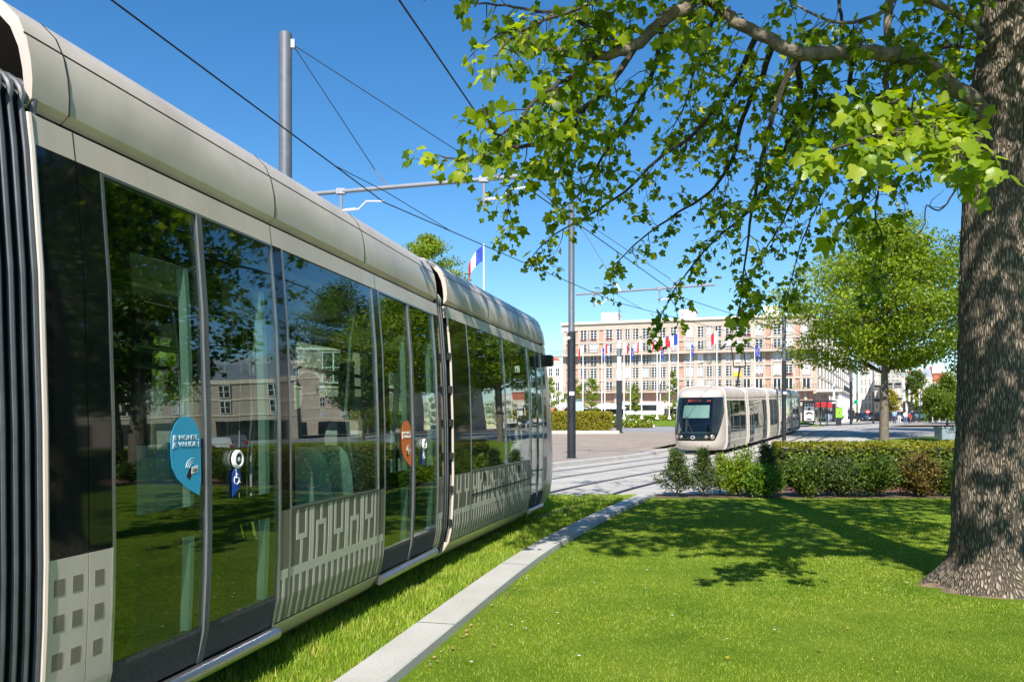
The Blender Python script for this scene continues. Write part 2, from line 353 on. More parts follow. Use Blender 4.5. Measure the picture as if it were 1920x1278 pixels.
# ------------------------------------------------------------------ camera, sun, sky
cam=bpy.data.cameras.new('camera'); co_=bpy.data.objects.new('camera',cam); COL.objects.link(co_)
co_.location=(0,0,CH); co_.rotation_euler=(rad(90),0,0); cam.sensor_width=36; cam.lens=F/1920*36
cam.shift_y=(HY-639)/1920; cam.clip_end=4000; cam.clip_start=.05; SC.camera=co_
SUN_EL=41; SHAD=4.0      # sun height; shadows run this many degrees right of straight ahead
w=bpy.data.worlds.new('World'); SC.world=w; w.use_nodes=True
nt=w.node_tree; sky=nt.nodes.new('ShaderNodeTexSky'); sky.sky_type='NISHITA'; sky.sun_disc=False
sky.sun_elevation=rad(SUN_EL); sky.sun_rotation=rad(180+SHAD); sky.air_density=1.0; sky.dust_density=0.0; sky.ozone_density=3.0; sky.altitude=50
bg=nt.nodes['Background']; bg.inputs[1].default_value=.102
hs_=N(nt,'ShaderNodeHueSaturation',Saturation=1.30,Value=1.0); nt.links.new(sky.outputs[0],hs_.inputs['Color']); nt.links.new(hs_.outputs[0],bg.inputs[0])
sl=bpy.data.lights.new('sun','SUN'); sl.energy=5.0; sl.angle=rad(.53); sl.color=(1,.95,.86)
so=bpy.data.objects.new('sun',sl); COL.objects.link(so)
ldir=Vector((math.sin(rad(SHAD))*math.cos(rad(SUN_EL)),math.cos(rad(SHAD))*math.cos(rad(SUN_EL)),-math.sin(rad(SUN_EL))))
so.rotation_euler=ldir.to_track_quat('-Z','Y').to_euler(); so.location=(0,-10,20)
SC.view_settings.view_transform='Standard'; SC.view_settings.look='None'; SC.view_settings.gamma=1; SC.view_settings.exposure=.70
SC.cycles.max_bounces=10; SC.cycles.transparent_max_bounces=24; SC.cycles.transmission_bounces=6; SC.cycles.glossy_bounces=4
try: SC.cycles.use_denoising=True
except Exception: pass

# ------------------------------------------------------------------ track geometry
RAIL4=[(-4.9,-9),(-3.75,-3),(-2.55,2.5),(-1.33,8),(.25,12.7),(1.95,17),(3.96,21.4),(8.5,30),(13.9,40),(20.2,52),(27.3,66),(43.5,95),(66,130),(110,190)]
def catmull(pts,n=12):
    out=[]; q=[pts[0]]+list(pts)+[pts[-1]]
    for i in range(1,len(q)-2):
        p0,p1,p2,p3=[np.array(q[i+k],float) for k in (-1,0,1,2)]
        for k in range(n):
            t=k/n; out.append(.5*((2*p1)+(-p0+p2)*t+(2*p0-5*p1+4*p2-p3)*t*t+(-p0+3*p1-3*p2+p3)*t**3))
    out.append(np.array(pts[-1],float)); return np.array(out)
BASE=catmull(RAIL4)
_T=np.gradient(BASE,axis=0); _T/=np.linalg.norm(_T,axis=1,keepdims=True); _N=np.stack([-_T[:,1],_T[:,0]],1)
def off(d,y0=-9,y1=190,step=.6):
    """polyline at d metres left of rail 4, resampled on y"""
    q=BASE+_N*d; ys=np.arange(y0,y1+1e-6,step)
    return [(float(np.interp(y,q[:,1],q[:,0])),float(y)) for y in ys]
def offx(d,y):
    q=BASE+_N*d; return float(np.interp(y,q[:,1],q[:,0]))
def ribbon(mb,L,R,z,nx=1,mi=0):
    rows=[]
    for (a,b) in zip(L,R):
        rows.append([(a[0]+(b[0]-a[0])*k/nx,a[1]+(b[1]-a[1])*k/nx,g(a[1]+(b[1]-a[1])*k/nx)+z) for k in range(nx+1)])
    mb.grid(rows,mi)
def struct(name,mb,m,label=None,smooth=False):
    o=mb.build(name,m,smooth=smooth,fixn=False); o['kind']='structure'
    if label: o['label']=label
    return o
# base ground: one sheet out to the horizon
mb=MB(); ys=sorted(set([-150,-60,-20,0,18]+list(range(30,64,2))+list(range(64,170,6))+[180,220,280,400,700,1500])); xs=[-900,-300,-100,-40,-20,0,20,40,60,100,200,400,1200]
mb.grid([[(x,y,g(y)) for x in xs] for y in ys]); struct('ground',mb,M['asphalt'])
# stone tram way
mb=MB(); yy=list(np.arange(17.2,190,1.2)); L=[(offx(5.34,y),y) for y in yy]; R=[(offx(-1.35,y),y) for y in yy]; ribbon(mb,L,R,.012,6); struct('tramway_paving',mb,M['stone'])
mb=MB(); yy=list(np.arange(17.75,56,1.2)); ribbon(mb,[(offx(-1.35,y),y) for y in yy],[(offx(-2.6,y),y) for y in yy],.022,2); o=struct('track_edge_kerb',mb,M['granite'])
# grassed track
mb=MB(); yy=list(np.arange(-9,17.3,.8)); ribbon(mb,[(offx(5.34,y),y) for y in yy],[(offx(-1.0,y),y) for y in yy],.030,6)
struct('track_grass_ground',mb,M['lawn'])
# rails (groove + head)
RO=[0,1.42,3.0,4.35]
for i,d in enumerate(RO):
    mb=MB(); yy=list(np.arange(-9,180,.8))
    ribbon(mb,[(offx(d+.035,y),y) for y in yy],[(offx(d-.06,y),y) for y in yy],.040)
    o=struct('rail',mb,M['rail'])
# kerb between track grass and lawn
KL=[(-2.05,-6),(-2.0,-2),(-1.62,2.2),(-1.0,4.93),(-.03,9.0),(.77,11.65),(1.75,14.5),(2.83,17.4)]
KC=catmull(KL,10); _kt=np.gradient(KC,axis=0); _kt/=np.linalg.norm(_kt,axis=1,keepdims=True); _kn=np.stack([_kt[:,1],-_kt[:,0]],1)
def kerbx(y,d=0):
    q=KC+_kn*d; return float(np.interp(y,q[:,1],q[:,0]))
mb=MB(); rows=[]
for i in range(len(KC)):
    a=KC[i]; b=KC[i]+_kn[i]*.30
    rows.append([(a[0],a[1],-.02),(a[0],a[1],.075),(a[0]+_kn[i][0]*.008,a[1]+_kn[i][1]*.008,.083),(b[0]-_kn[i][0]*.008,b[1]-_kn[i][1]*.008,.083),(b[0],b[1],.075),(b[0],b[1],-.02)])
mb.grid(rows); struct('granite_kerb',mb,M['granite'])
mj=MB()
for i in range(3,len(KC)-1,6):
    a=KC[i]; b=KC[i]+_kn[i]*.303; t=_kt[i]*.005
    mj.add([(a[0]-t[0],a[1]-t[1],.0845),(b[0]-t[0],b[1]-t[1],.0845),(b[0]+t[0],b[1]+t[1],.0845),(a[0]+t[0],a[1]+t[1],.0845)],[(0,1,2,3)])
struct('kerb_joint',mj,M['darkgap'])
# front lawn
mb=MB(); rows=[]
for y in np.arange(-12,17.01,.5):
    x0=kerbx(max(min(y,17.4),-6),.3); rows.append([(x0+(40-x0)*(k/20)**1.3,y,.014+.02*mnoise.noise((x0+k*2.1,y*.4,3))*(k>1)) for k in range(21)])
mb.grid(rows); struct('front_lawn',mb,M['lawn'],smooth=True)
# planted bed, red path and far lawn behind the hedge
mb=MB(); ribbon(mb,[(3.0,16.75),(3.0,17.7)],[(45,16.75),(45,17.7)],.020,20); struct('planting_bed',mb,M['soil'])
mb=MB(); yy=list(np.arange(17.7,22.1,.4)); ribbon(mb,[(offx(-2.6,y),y) for y in yy],[(60,y) for y in yy],.010,6); struct('red_path',mb,M['redpath'])
mb=MB(); yy=list(np.arange(22.0,56.1,1.0)); ribbon(mb,[(offx(-2.6,y)+ (0 if y<50 else (y-50)*.9),y) for y in yy],[(70,y) for y in yy],.012,14); struct('far_lawn',mb,M['lawn'])
# plaza on the left, raised platform with its kerb
mb=MB(); yy=list(np.arange(-9,58,1.5)); ribbon(mb,[(-70,y) for y in yy],[(offx(5.34,y),y) for y in yy],.010,10); struct('plaza_paving',mb,M['plaza'])
def pedge(y,extra=0): return offx(5.36+.32*0+extra,y) if y<=40.6 else offx(6.4+extra,y)
mb=MB(); yy=list(np.arange(18,40.6,1.0))+[40.6]
rows=[]
for y in yy: rows.append([(pedge(y,.33)+(-60-pedge(y,.33))*k/8,y,g(y)+.158) for k in range(9)])
mb.grid(rows)
yy2=[40.62]+list(np.arange(42,57.6,1.2)); rows=[[(pedge(y)+(-60-pedge(y))*k/8,y,g(y)+.158) for k in range(9)] for y in yy2]; mb.grid(rows)
struct('platform_paving',mb,M['plaza'])
mb=MB(); rows=[]
for y in yy:
    x=pedge(y); x2=pedge(y,.34); z=g(y); rows.append([(x,y,z-.02),(x,y,z+.155),(x-.01,y,z+.165),(x2,y,z+.165),(x2,y,z+.1)])
mb.grid(rows); a=pedge(40.6); z=g(40.6); mb.add([(a,40.61,z-.02),(a-1.6,40.61,z-.02),(a-1.6,40.61,z+.165),(a,40.61,z+.165)],[(0,1,2,3)])
struct('platform_kerb',mb,M['granite'])
# road markings
mb=MB()
for (px0,px1,Y0,Y1) in ((1180,1262,66,66.5),(1604,1622,60,64),):
    p=[at(px0,Y0,.016),at(px1,Y0,.016),at(px1,Y1,.016),at(px0,Y1,.016)]; mb.add(p,[(0,1,2,3)])
struct('road_marking',mb,M['white'])
# far island of lawn with flower bed
mb=MB()
def isl(x,y): return g(y)+.02+ .62*min(1,max(0,(y-87)/8))
for y0 in [0]:
    rows=[[(x,y,isl(x,y)) for x in np.linspace(2,34,12)] for y in (86.9,88,90,92,94,96,100,106,112)]; mb.grid(rows)
struct('island_lawn',mb,M['lawn'],smooth=True)
# far platform on the right
mb=MB(); p0=offx(-3.0,88); rows=[[(offx(-2.2,y)+ (34)*k/5,y,g(y)+.16) for k in range(6)] for y in np.arange(84,112,2)]; mb.grid(rows)
struct('far_platform_paving',mb,M['plaza'])
mb=MB(); rows=[[(offx(5.6,y)-14*k/4,y,g(y)+.14) for k in range(5)] for y in np.arange(84,140,3)]; mb.grid(rows); struct('street_pavement',mb,M['stone'])

# ------------------------------------------------------------------ grass blades
def blades(name,xy,zf,h,wd,m,label):
    n=len(xy); az=RNG.uniform(0,2*math.pi,n); hh=h*RNG.uniform(.45,1.15,n); lean=hh*RNG.uniform(.1,.75,n); la=RNG.uniform(0,2*math.pi,n)
    ww=wd*RNG.uniform(.6,1.3,n)*(.6+xy[:,1]/9)
    b=np.column_stack([xy,zf]); dx=np.column_stack([np.cos(az)*ww,np.sin(az)*ww,np.zeros(n)])
    tip=b+np.column_stack([np.cos(la)*lean,np.sin(la)*lean,hh]); b[:,2]-=.004
    V=np.stack([b-dx,b+dx,tip],1).reshape(-1,3); Fc=np.arange(n*3).reshape(-1,3)
    o=np_mesh(name,V,Fc,m); tag(o,label,'grass',kind='stuff'); return o
def scatter(n,xf0,xf1,y0,y1,pw=1.0):
    out=[]
    y=y0+(y1-y0)*RNG.random(n)**pw
    x0=np.array([xf0(v) for v in y]); x1=np.array([xf1(v) for v in y]); x=x0+(x1-x0)*RNG.random(n)
    return np.column_stack([x,y])
xy=scatter(370000,lambda y:kerbx(max(2.2,y),.34) if y<17 else 3,lambda y:.74*y+1.4,3.4,16.8,1.25)
d=np.hypot(xy[:,0]-4.47,xy[:,1]-7.6); xy=xy[d>.50+.14*RNG.random(len(d))]
clump=np.array([mnoise.noise((x*2.2,y*2.2,0)) for x,y in xy[::1]])
hb=.020*(1+.5*clump)
blades('lawn_grass',xy,np.full(len(xy),.012),hb,.0032,M['blade'],'short mown bright green lawn grass around the big tree')
xy=scatter(120000,lambda y:offx(1.3,y) if y<13 else offx(5.3,y),lambda y:kerbx(max(-5,y))-.012,2.6,17.3,1.15)
clump=np.array([mnoise.noise((x*1.7,y*1.7,5)) for x,y in xy])
hb=.058*(1+.8*clump)
blades('track_grass',xy,np.full(len(xy),.03),hb,.0036,M['blade2'],'longer tufted grass growing between the near tram and the granite kerb')
# daisies, dandelions and dry leaves: small flecks lying on the grass
mb=MB()
for i in range(90):
    y=random.uniform(5,12); x=kerbx(y,.34)+.02+abs(random.gauss(0,.05)) if i<60 else random.uniform(kerbx(y,.5),.6*y)
    r=random.uniform(.01,.022); a=random.uniform(0,6.3)
    V,Fc=leaves(np.array([[x,y,.035]]),np.array([[math.cos(a),math.sin(a),.2]]),np.array([[.1,.1,1.0]]),np.array([r*2.2]),OVAL); mb.add([tuple(v) for v in V],[tuple(int(k) for k in q) for q in Fc])
o=mb.build('dry_leaf_litter',mat('dry_leaf',(.42,.25,.14),.9)); tag(o,'small dry brown leaves scattered along the granite kerb','leaf litter',kind='stuff')

mb=MB(); yc=0
for i in range(70):
    y=random.uniform(4.2,12); x=random.uniform(kerbx(y,.4),.6*y) if i%3 else offx(random.uniform(-.3,.9),y)
    if i%3==0 and x>kerbx(y)-.02: continue
    r=random.uniform(.007,.013); z=.045 if i%3 else .085
    for k in range(6):
        a=k*math.pi/3; mb.add([(x,y,z),(x+r*math.cos(a-.35),y+r*math.sin(a-.35),z+.003),(x+r*1.2*math.cos(a),y+r*1.2*math.sin(a),z+.002),(x+r*math.cos(a+.35),y+r*math.sin(a+.35),z+.003)],[(0,1,2,3)],0 if i%4 else 1)
o=mb.build('daisies',[M['white'],M['yellow']]); tag(o,'tiny white and yellow daisies dotted over the grass','daisies',kind='stuff')
# ------------------------------------------------------------------ trams
PR=[(.16,.98),(.20,1.04),(.26,1.10),(.34,1.15),(.5,1.185),(.8,1.2),(1.05,1.205),(1.6,1.20),(2.2,1.18),(2.7,1.14),(2.86,1.12)]
RP=[(1.125,2.895),(1.128,2.97),(1.12,3.05),(1.10,3.14),(1.06,3.225),(.99,3.295),(.88,3.35),(.68,3.40),(.4,3.435),(0,3.45)]
def prof(z):
    for (a,wa),(b,wb) in zip(PR,PR[1:]):
        if z<=b: return wa+(wb-wa)*(z-a)/(b-a)
    return PR[-1][1]
def slab(mb,side,t0,t1,z0,z1,oo,oi,mi=0,nt_=1):
    zs=[z0]+[z for z,_ in PR if z0+.01<z<z1-.01]+[z1]
    if z1-z0>.5:
        zs=sorted(set(zs+[z0+(z1-z0)*k/5 for k in range(1,5)]))
    n=len(zs); ts=[t0+(t1-t0)*k/nt_ for k in range(nt_+1)]
    vs=[(side*(prof(z)+oo),t,z) for t in ts for z in zs]+[(side*(prof(z)+oi),t,z) for t in ts for z in zs]
    B=n*len(ts); fs=[]
    for a in range(nt_):
        for k in range(n-1):
            fs.append((a*n+k,a*n+k+1,(a+1)*n+k+1,(a+1)*n+k)); fs.append((B+a*n+k,B+(a+1)*n+k,B+(a+1)*n+k+1,B+a*n+k+1))
        for k in (0,n-1): fs.append((a*n+k,(a+1)*n+k,B+(a+1)*n+k,B+a*n+k))
    for a in (0,nt_):
        for k in range(n-1): fs.append((a*n+k,B+a*n+k,B+a*n+k+1,a*n+k+1))
    mb.add(vs,fs,mi)
def side_rim(side,o,y): return [(side*(prof(z)+o),y,z) for z in [.2]+[z for z,_ in PR if .2<z<2.8]+[2.83]]
def low_hoop(o,z0=.2,y=0): return [(x,yy,z if z<2.86 else 2.86+(z-2.86)*.32) for x,yy,z in hoop_pts(o,z0,y)]
def hoop_pts(o,z0=.2,y=0):
    right=[(prof(z)+o,y,z) for z in [z0]+[z for z,_ in PR if z>z0]]+[(u+o*.9,y,z+o*.7) for u,z in RP[1:-1]]
    return right+[(0,y,3.45+o)]+[(-x,yy,z) for x,yy,z in reversed(right)]
def text_mesh(body,size,name,m,parent,M4,depth=.001,font=None,sx=1):
    cu=bpy.data.curves.new('t','FONT'); cu.body=body; cu.size=size; cu.extrude=depth; cu.align_x='CENTER'; cu.space_line=.95; cu.offset=size*.006
    o=bpy.data.objects.new('t',cu); COL.objects.link(o); dg=bpy.context.evaluated_depsgraph_get()
    me=bpy.data.meshes.new_from_object(o.evaluated_get(dg)); bpy.data.objects.remove(o); me.materials.clear(); me.materials.append(m)
    t=bpy.data.objects.new(name,me); COL.objects.link(t); t.parent=parent; t.matrix_local=M4@Matrix.Diagonal((sx,1,1,1)); return t
def side_frame(side,t,z,o):
    """matrix: local x along +t as read from outside, y up following the wall, z outward"""
    xa=Vector((0,side,0)); dz=.02; up=Vector((side*(prof(z+dz)-prof(z-dz)),0,2*dz)).normalized(); za=xa.cross(up)
    m=Matrix((xa,up,za)).transposed().to_4x4(); m.translation=Vector((side*(prof(z)+o),t,z)); return m
def livery(mb,side,t0,t1,style,oo):
    """pale lines over the taupe panel"""
    def q(a,b,c,d,mi=0): slab(mb,side,a,b,c,d,oo,oo-.002,mi)
    if style=='lines':
        q(t0,t1,.615,.675)
        n=max(1,round((t1-t0)/.095)); st=(t1-t0)/n
        for i in range(n):
            c=t0+st*(i+.5); q(c-.016,c+.016,.345,.615)
        u=.285; k=0; c=t0+u*.5
        while c<t1-.08:
            if k%2==0:
                zc=.84 if k%4==0 else .80
                q(c-.016,c+.016,.675,zc); q(c-.075,c+.075,zc,zc+.035); q(c-.075,c-.045,zc+.035,1.035); q(c+.045,c+.075,zc+.035,1.035)
                for e in (-.125,.125):
                    if t0<c+e-.02 and c+e+.02<t1: q(c+e-.014,c+e+.014,.675,1.035)
            else:
                zc=.90 if k%4==1 else .86
                q(c-.016,c+.016,zc+.035,1.035); q(c-.075,c+.075,zc,zc+.035); q(c-.075,c-.045,.675,zc); q(c+.045,c+.075,.675,zc)
                for e in (-.125,.125):
                    if t0<c+e-.02 and c+e+.02<t1: q(c+e-.014,c+e+.014,.675,1.035)
            c+=u; k+=1
    else:
        c=t0+.07
        for z in (.90,.755,.60):
            c=t0+.02
            while c+.06<t1: q(c,c+.055,z,z+.068); c+=.10
        q(t0,t1,.345,.43)

def tram_module(tram,L,M4,segs,gl,near=False,cuts=None,ends=(True,True),livs='lines',interior=True,seats=()):
    """segs: list of (kind,t0,t1[,mid]); both sides built alike"""
    t0,t1=0,L
    body=MB(); blk=MB(); gp_=MB(); bls=[]
    for side in (1,-1):
        slab(body,side,t0,t1,2.71,2.832,0,-.05)                       # cornice
        cur=t0
        for sg in segs:
            if sg[0]=='door':
                slab(body,side,cur,sg[1],.16,.335,.004,-.05); 
                cur=sg[2]
        slab(body,side,cur,t1,.16,.335,.004,-.05)
        slab(gp_,side,t0,t1,2.80,2.94,-.085,-.10)
        for sg in segs:
            if sg[0] in('panel','window','blank'):
                a,b=sg[1],sg[2]
                slab(body,side,a,b,.345,1.05,0,-.05,0 if sg[-1]=='sq' else 1)
            if sg[0]=='panel': bl_=MB(); slab(bl_,side,sg[1],sg[2],1.055,2.705,0,-.05); bls.append(bl_)
            if sg[0]=='blank': slab(body,side,sg[1],sg[2],1.055,2.705,0,-.05)
    # floor and ceiling
    body.box(-1.05,1.05,t0,t1,.20,.26,2)
    body.box(-1.0,1.0,t0,t1,2.78,2.87,2)
    bo=body.build('module_body',[M['cream'],M['taupe'],M['darkgap']],tram,True,M4=M4)
    gp_.build('roof_slot',M['darkgap'],bo); 
    for bl_ in bls: bl_.build('black_pillar',M['blackgloss'],bo,True)
    for side in (1,-1):
        for sg in segs:
            if sg[0] in('panel','window'):
                lv=MB(); livery(lv,side,sg[1]+.012,sg[2]-.012,'squares' if sg[-1]=='sq' else 'lines',.0012)
                if lv.v: lv.build('livery_pattern',M['square'] if sg[-1]=='sq' else M['pale'],bo,False)
    # roof
    rf=MB(); cuts=cuts or ([0]+[L*k/3 for k in (1,2)]+[L] if L>4 else [0,L])
    for a,b in zip(cuts,cuts[1:]):
        a+=.004; b-=.004
        rp=[(u,z) for u,z in RP]; ring=rp+[(-u,z) for u,z in reversed(rp[:-1])]
        nn=3
        rows=[[(u,a+(b-a)*k/nn,z) for u,z in ring] for k in range(nn+1)]
        rf.grid(rows)
        inner=[(u*.965,z-.035) for u,z in ring]
        rf.grid([[(u,a+(b-a)*k/nn,z) for u,z in inner] for k in range(nn+1)])
        for yy in (a,b): rf.grid([[(u,yy,z) for u,z in ring],[(u,yy,z) for u,z in inner]])
        for s_ in (0,-1):
            rf.grid([[(ring[s_][0],a,ring[s_][1]),(inner[s_][0],a,inner[s_][1])],[(ring[s_][0],b,ring[s_][1]),(inner[s_][0],b,inner[s_][1])]])
    ro=rf.build('roof_cover',M['roofpaint'],tram,True,M4=M4)
    if near and len(cuts)>3:
        sm=MB()
        for side in (1,-1): sm.tube([(side*1.092,a,3.158) for a in (0,L)],.0035,5)
        for side in (1,-1):
            for c in (cuts[1]+.02,cuts[2]-.06,cuts[3]+.2): slab(sm,side,c-.0025,c+.0025,2.712,2.831,.0012,-.002)
            for q in range(int(L/.62)):
                tt=.35+q*.62; sm.box(side*1.055-.012,side*1.055+.012,tt-.03,tt+.03,2.835,2.885)
        for c in cuts[1:-1]: sm.tube([(u,c,z-.002) for u,z in RP],.0045,5)
        sm.build('roof_seam',M['darkgap'],ro)
    # windows and doors
    for side in (1,-1):
        for sg in segs:
            if sg[0]=='window':
                a,b=sg[1],sg[2]; wn=MB(); slab(wn,side,a+.006,b-.006,1.062,2.70,-.002,-.012)
                wo=wn.build('window',gl,tram,True,M4=M4)
                fr=MB()
                for c in (a,b): slab(fr,side,c-.007,c+.007,.345,2.705,.006,-.03)
                slab(fr,side,a,b,1.05,1.062,.006,-.03)
                if near and len(sg)<4:
                    pass
                fr.build('window_frame',M['steel'],wo)
                bk=MB(); slab(bk,side,a+.01,a+.10,1.06,2.7,-.02,-.10); slab(bk,side,b-.10,b-.01,1.06,2.7,-.02,-.10); slab(bk,side,a+.1,b-.1,2.60,2.70,-.02,-.06)
                bk.build('window_surround',M['rubber'],wo)
            if sg[0]=='door':
                a,b,mid=sg[1],sg[2],sg[3]; fr=MB()
                for c in (a,b): slab(fr,side,c-.008,c+.008,.32,2.705,.004,-.04)
                slab(fr,side,a,b,2.695,2.708,.003,-.04)
                sill=[(side*(1.158),a-.02,.285),(side*(1.158),b+.02,.285)]; fr.tube(sill,.042,12)
                slab(fr,side,a,b,.18,.25,.006,-.05)
                do=fr.build('door',M['steel'],tram,True,M4=M4)
                for (x0,x1) in ((a+.012,mid-.018),(mid+.018,b-.012)):
                    g_=MB(); slab(g_,side,x0,x1,.53,2.69,-.006,-.016); lf=g_.build('door_leaf',gl,do,True)
                ed=MB(); slab(ed,side,mid-.022,mid-.002,.33,2.70,.006,-.03); slab(ed,side,mid+.002,mid+.022,.33,2.70,.006,-.03); ed.build('door_edge_seal',M['seal'],do,True)
                kk=MB(); slab(kk,side,a+.012,mid-.024,.335,.528,-.007,-.05); slab(kk,side,mid+.024,b-.012,.335,.528,-.007,-.05)
                # dark inner surround of each leaf
                kk.build('door_foot_panel',M['carpet'],do,True)
                sr=MB()
                for (x0,x1) in ((a+.02,mid-.03),(mid+.03,b-.02)):
                    ww=(x1-x0)
                    slab(sr,side,x0,x0+ww*.24,.5,2.69,-.022,-.035); slab(sr,side,x1-.06*ww-.02,x1,.5,2.69,-.022,-.035)
                    slab(sr,side,x0+ww*.24,x1-.06*ww-.02,1.02,1.17,-.022,-.035); slab(sr,side,x0+ww*.24,x1-.06*ww-.02,2.40,2.69,-.022,-.035)
                sr.build('door_inner_frame',M['blackgloss'],do,True)
                jb=MB(); slab(jb,side,x1-.06*ww-.075,x1-.06*ww-.025,.5,2.4,-.024,-.07); slab(jb,side,a+.02+ (mid-a-.05)*.24+ (mid-a-.05)*.62,a+.02+(mid-a-.05)*.24+(mid-a-.05)*.70,.5,2.4,-.024,-.07)
                jb.build('door_edge_trim',M['interior'],do,True)
    # interior
    if interior:
        it=MB(); it.box(-1.08,1.08,t0+.05,t1-.05,.30,.34,0)
        it.build('floor',M['floor_in'],tram,M4=M4)
        it=MB(); it.box(-1.0,1.0,t0+.05,t1-.05,2.70,2.74,0); 
        for x in (-.45,.45): it.box(x-.06,x+.06,t0+.1,t1-.1,2.66,2.70,1)
        it.build('ceiling',[M['ceiling_in'],M['white']],tram,M4=M4)
        hp=MB()
        for side in (1,-1):
            for sg in segs:
                if sg[0]=='door':
                    for c in (sg[1]+.12,sg[2]-.12): hp.tube([(side*.86,c,.34),(side*.86,c,1.2),(side*.80,c,1.7),(side*.84,c,2.3),(side*.9,c,2.70)],.018,8)
            hp.tube([(side*.55,t0+.2,2.05),(side*.55,t1-.2,2.05)],.017,8)
        hp.build('grab_rail',M['steel'],tram,True,M4=M4)
        for (x,t,face) in seats:
            sb=MB(); T=Matrix.Translation((x,t,0))@Matrix.Rotation(0 if face>0 else math.pi,4,'Z')
            rows=[]
            for (yy,z,hw,th) in ((-.21,.80,.20,.05),(-.235,1.0,.215,.05),(-.26,1.2,.21,.045),(-.285,1.36,.18,.04),(-.295,1.42,.12,.03)):
                rows.append([T@Vector(v) for v in ((-hw,yy,z),(-hw*.6,yy+th*.3,z),(hw*.6,yy+th*.3,z),(hw,yy,z),(hw*.7,yy-th,z),(-hw*.7,yy-th,z))])
            sb.grid(rows,0,True); sb.add(rows[-1],[(0,1,2,3,4,5)])
            sb.box(-.21,.21,-.24,.22,.74,.82,0,T); sb.box(-.05,.05,-.1,.1,.34,.74,1,T)
            sb.build('seat',[M['seat'],M['seatdark']],tram,True,M4=M4)
    # undercarriage
    uc=MB(); uc.box(-.85,.85,t0+.15,t1-.15,.12,.24)
    uc.build('undercarriage',M['darkgap'],tram,M4=M4)
def wheels(tram,M4,ts):
    for t in ts:
        for x in (-.72,.72):
            wb=MB(); wb.lathe([(.10,-.06),(.27,-.06),(.295,-.02),(.295,.05),(.10,.06)],20)
            o=wb.build('wheel',M['hoop'],tram,True); o.matrix_local=M4@Matrix.Translation((x,t,.30))@Matrix.Rotation(math.pi/2,4,'Y')
def bellows(tram,M4,gap,n=3,near=False):
    b=MB(); m=n*4+1; rows=[]
    for i in range(m):
        y=gap*i/(m-1); o=-.035 if i%2 else -.075
        rows.append((low_hoop if near else hoop_pts)(o,.2,y))
    b.grid(rows); bo=b.build('bellows',M['rubber'],tram,False,M4=M4)
    for i in range(n+1 if near else n):
        y=gap*(i+.1)/(n+.2); h=MB(); h.tube((low_hoop if near else hoop_pts)(-.014,.25,y),.0135 if near else .02,8)
        h.build('bellows_hoop',M['hoop'],bo,True)
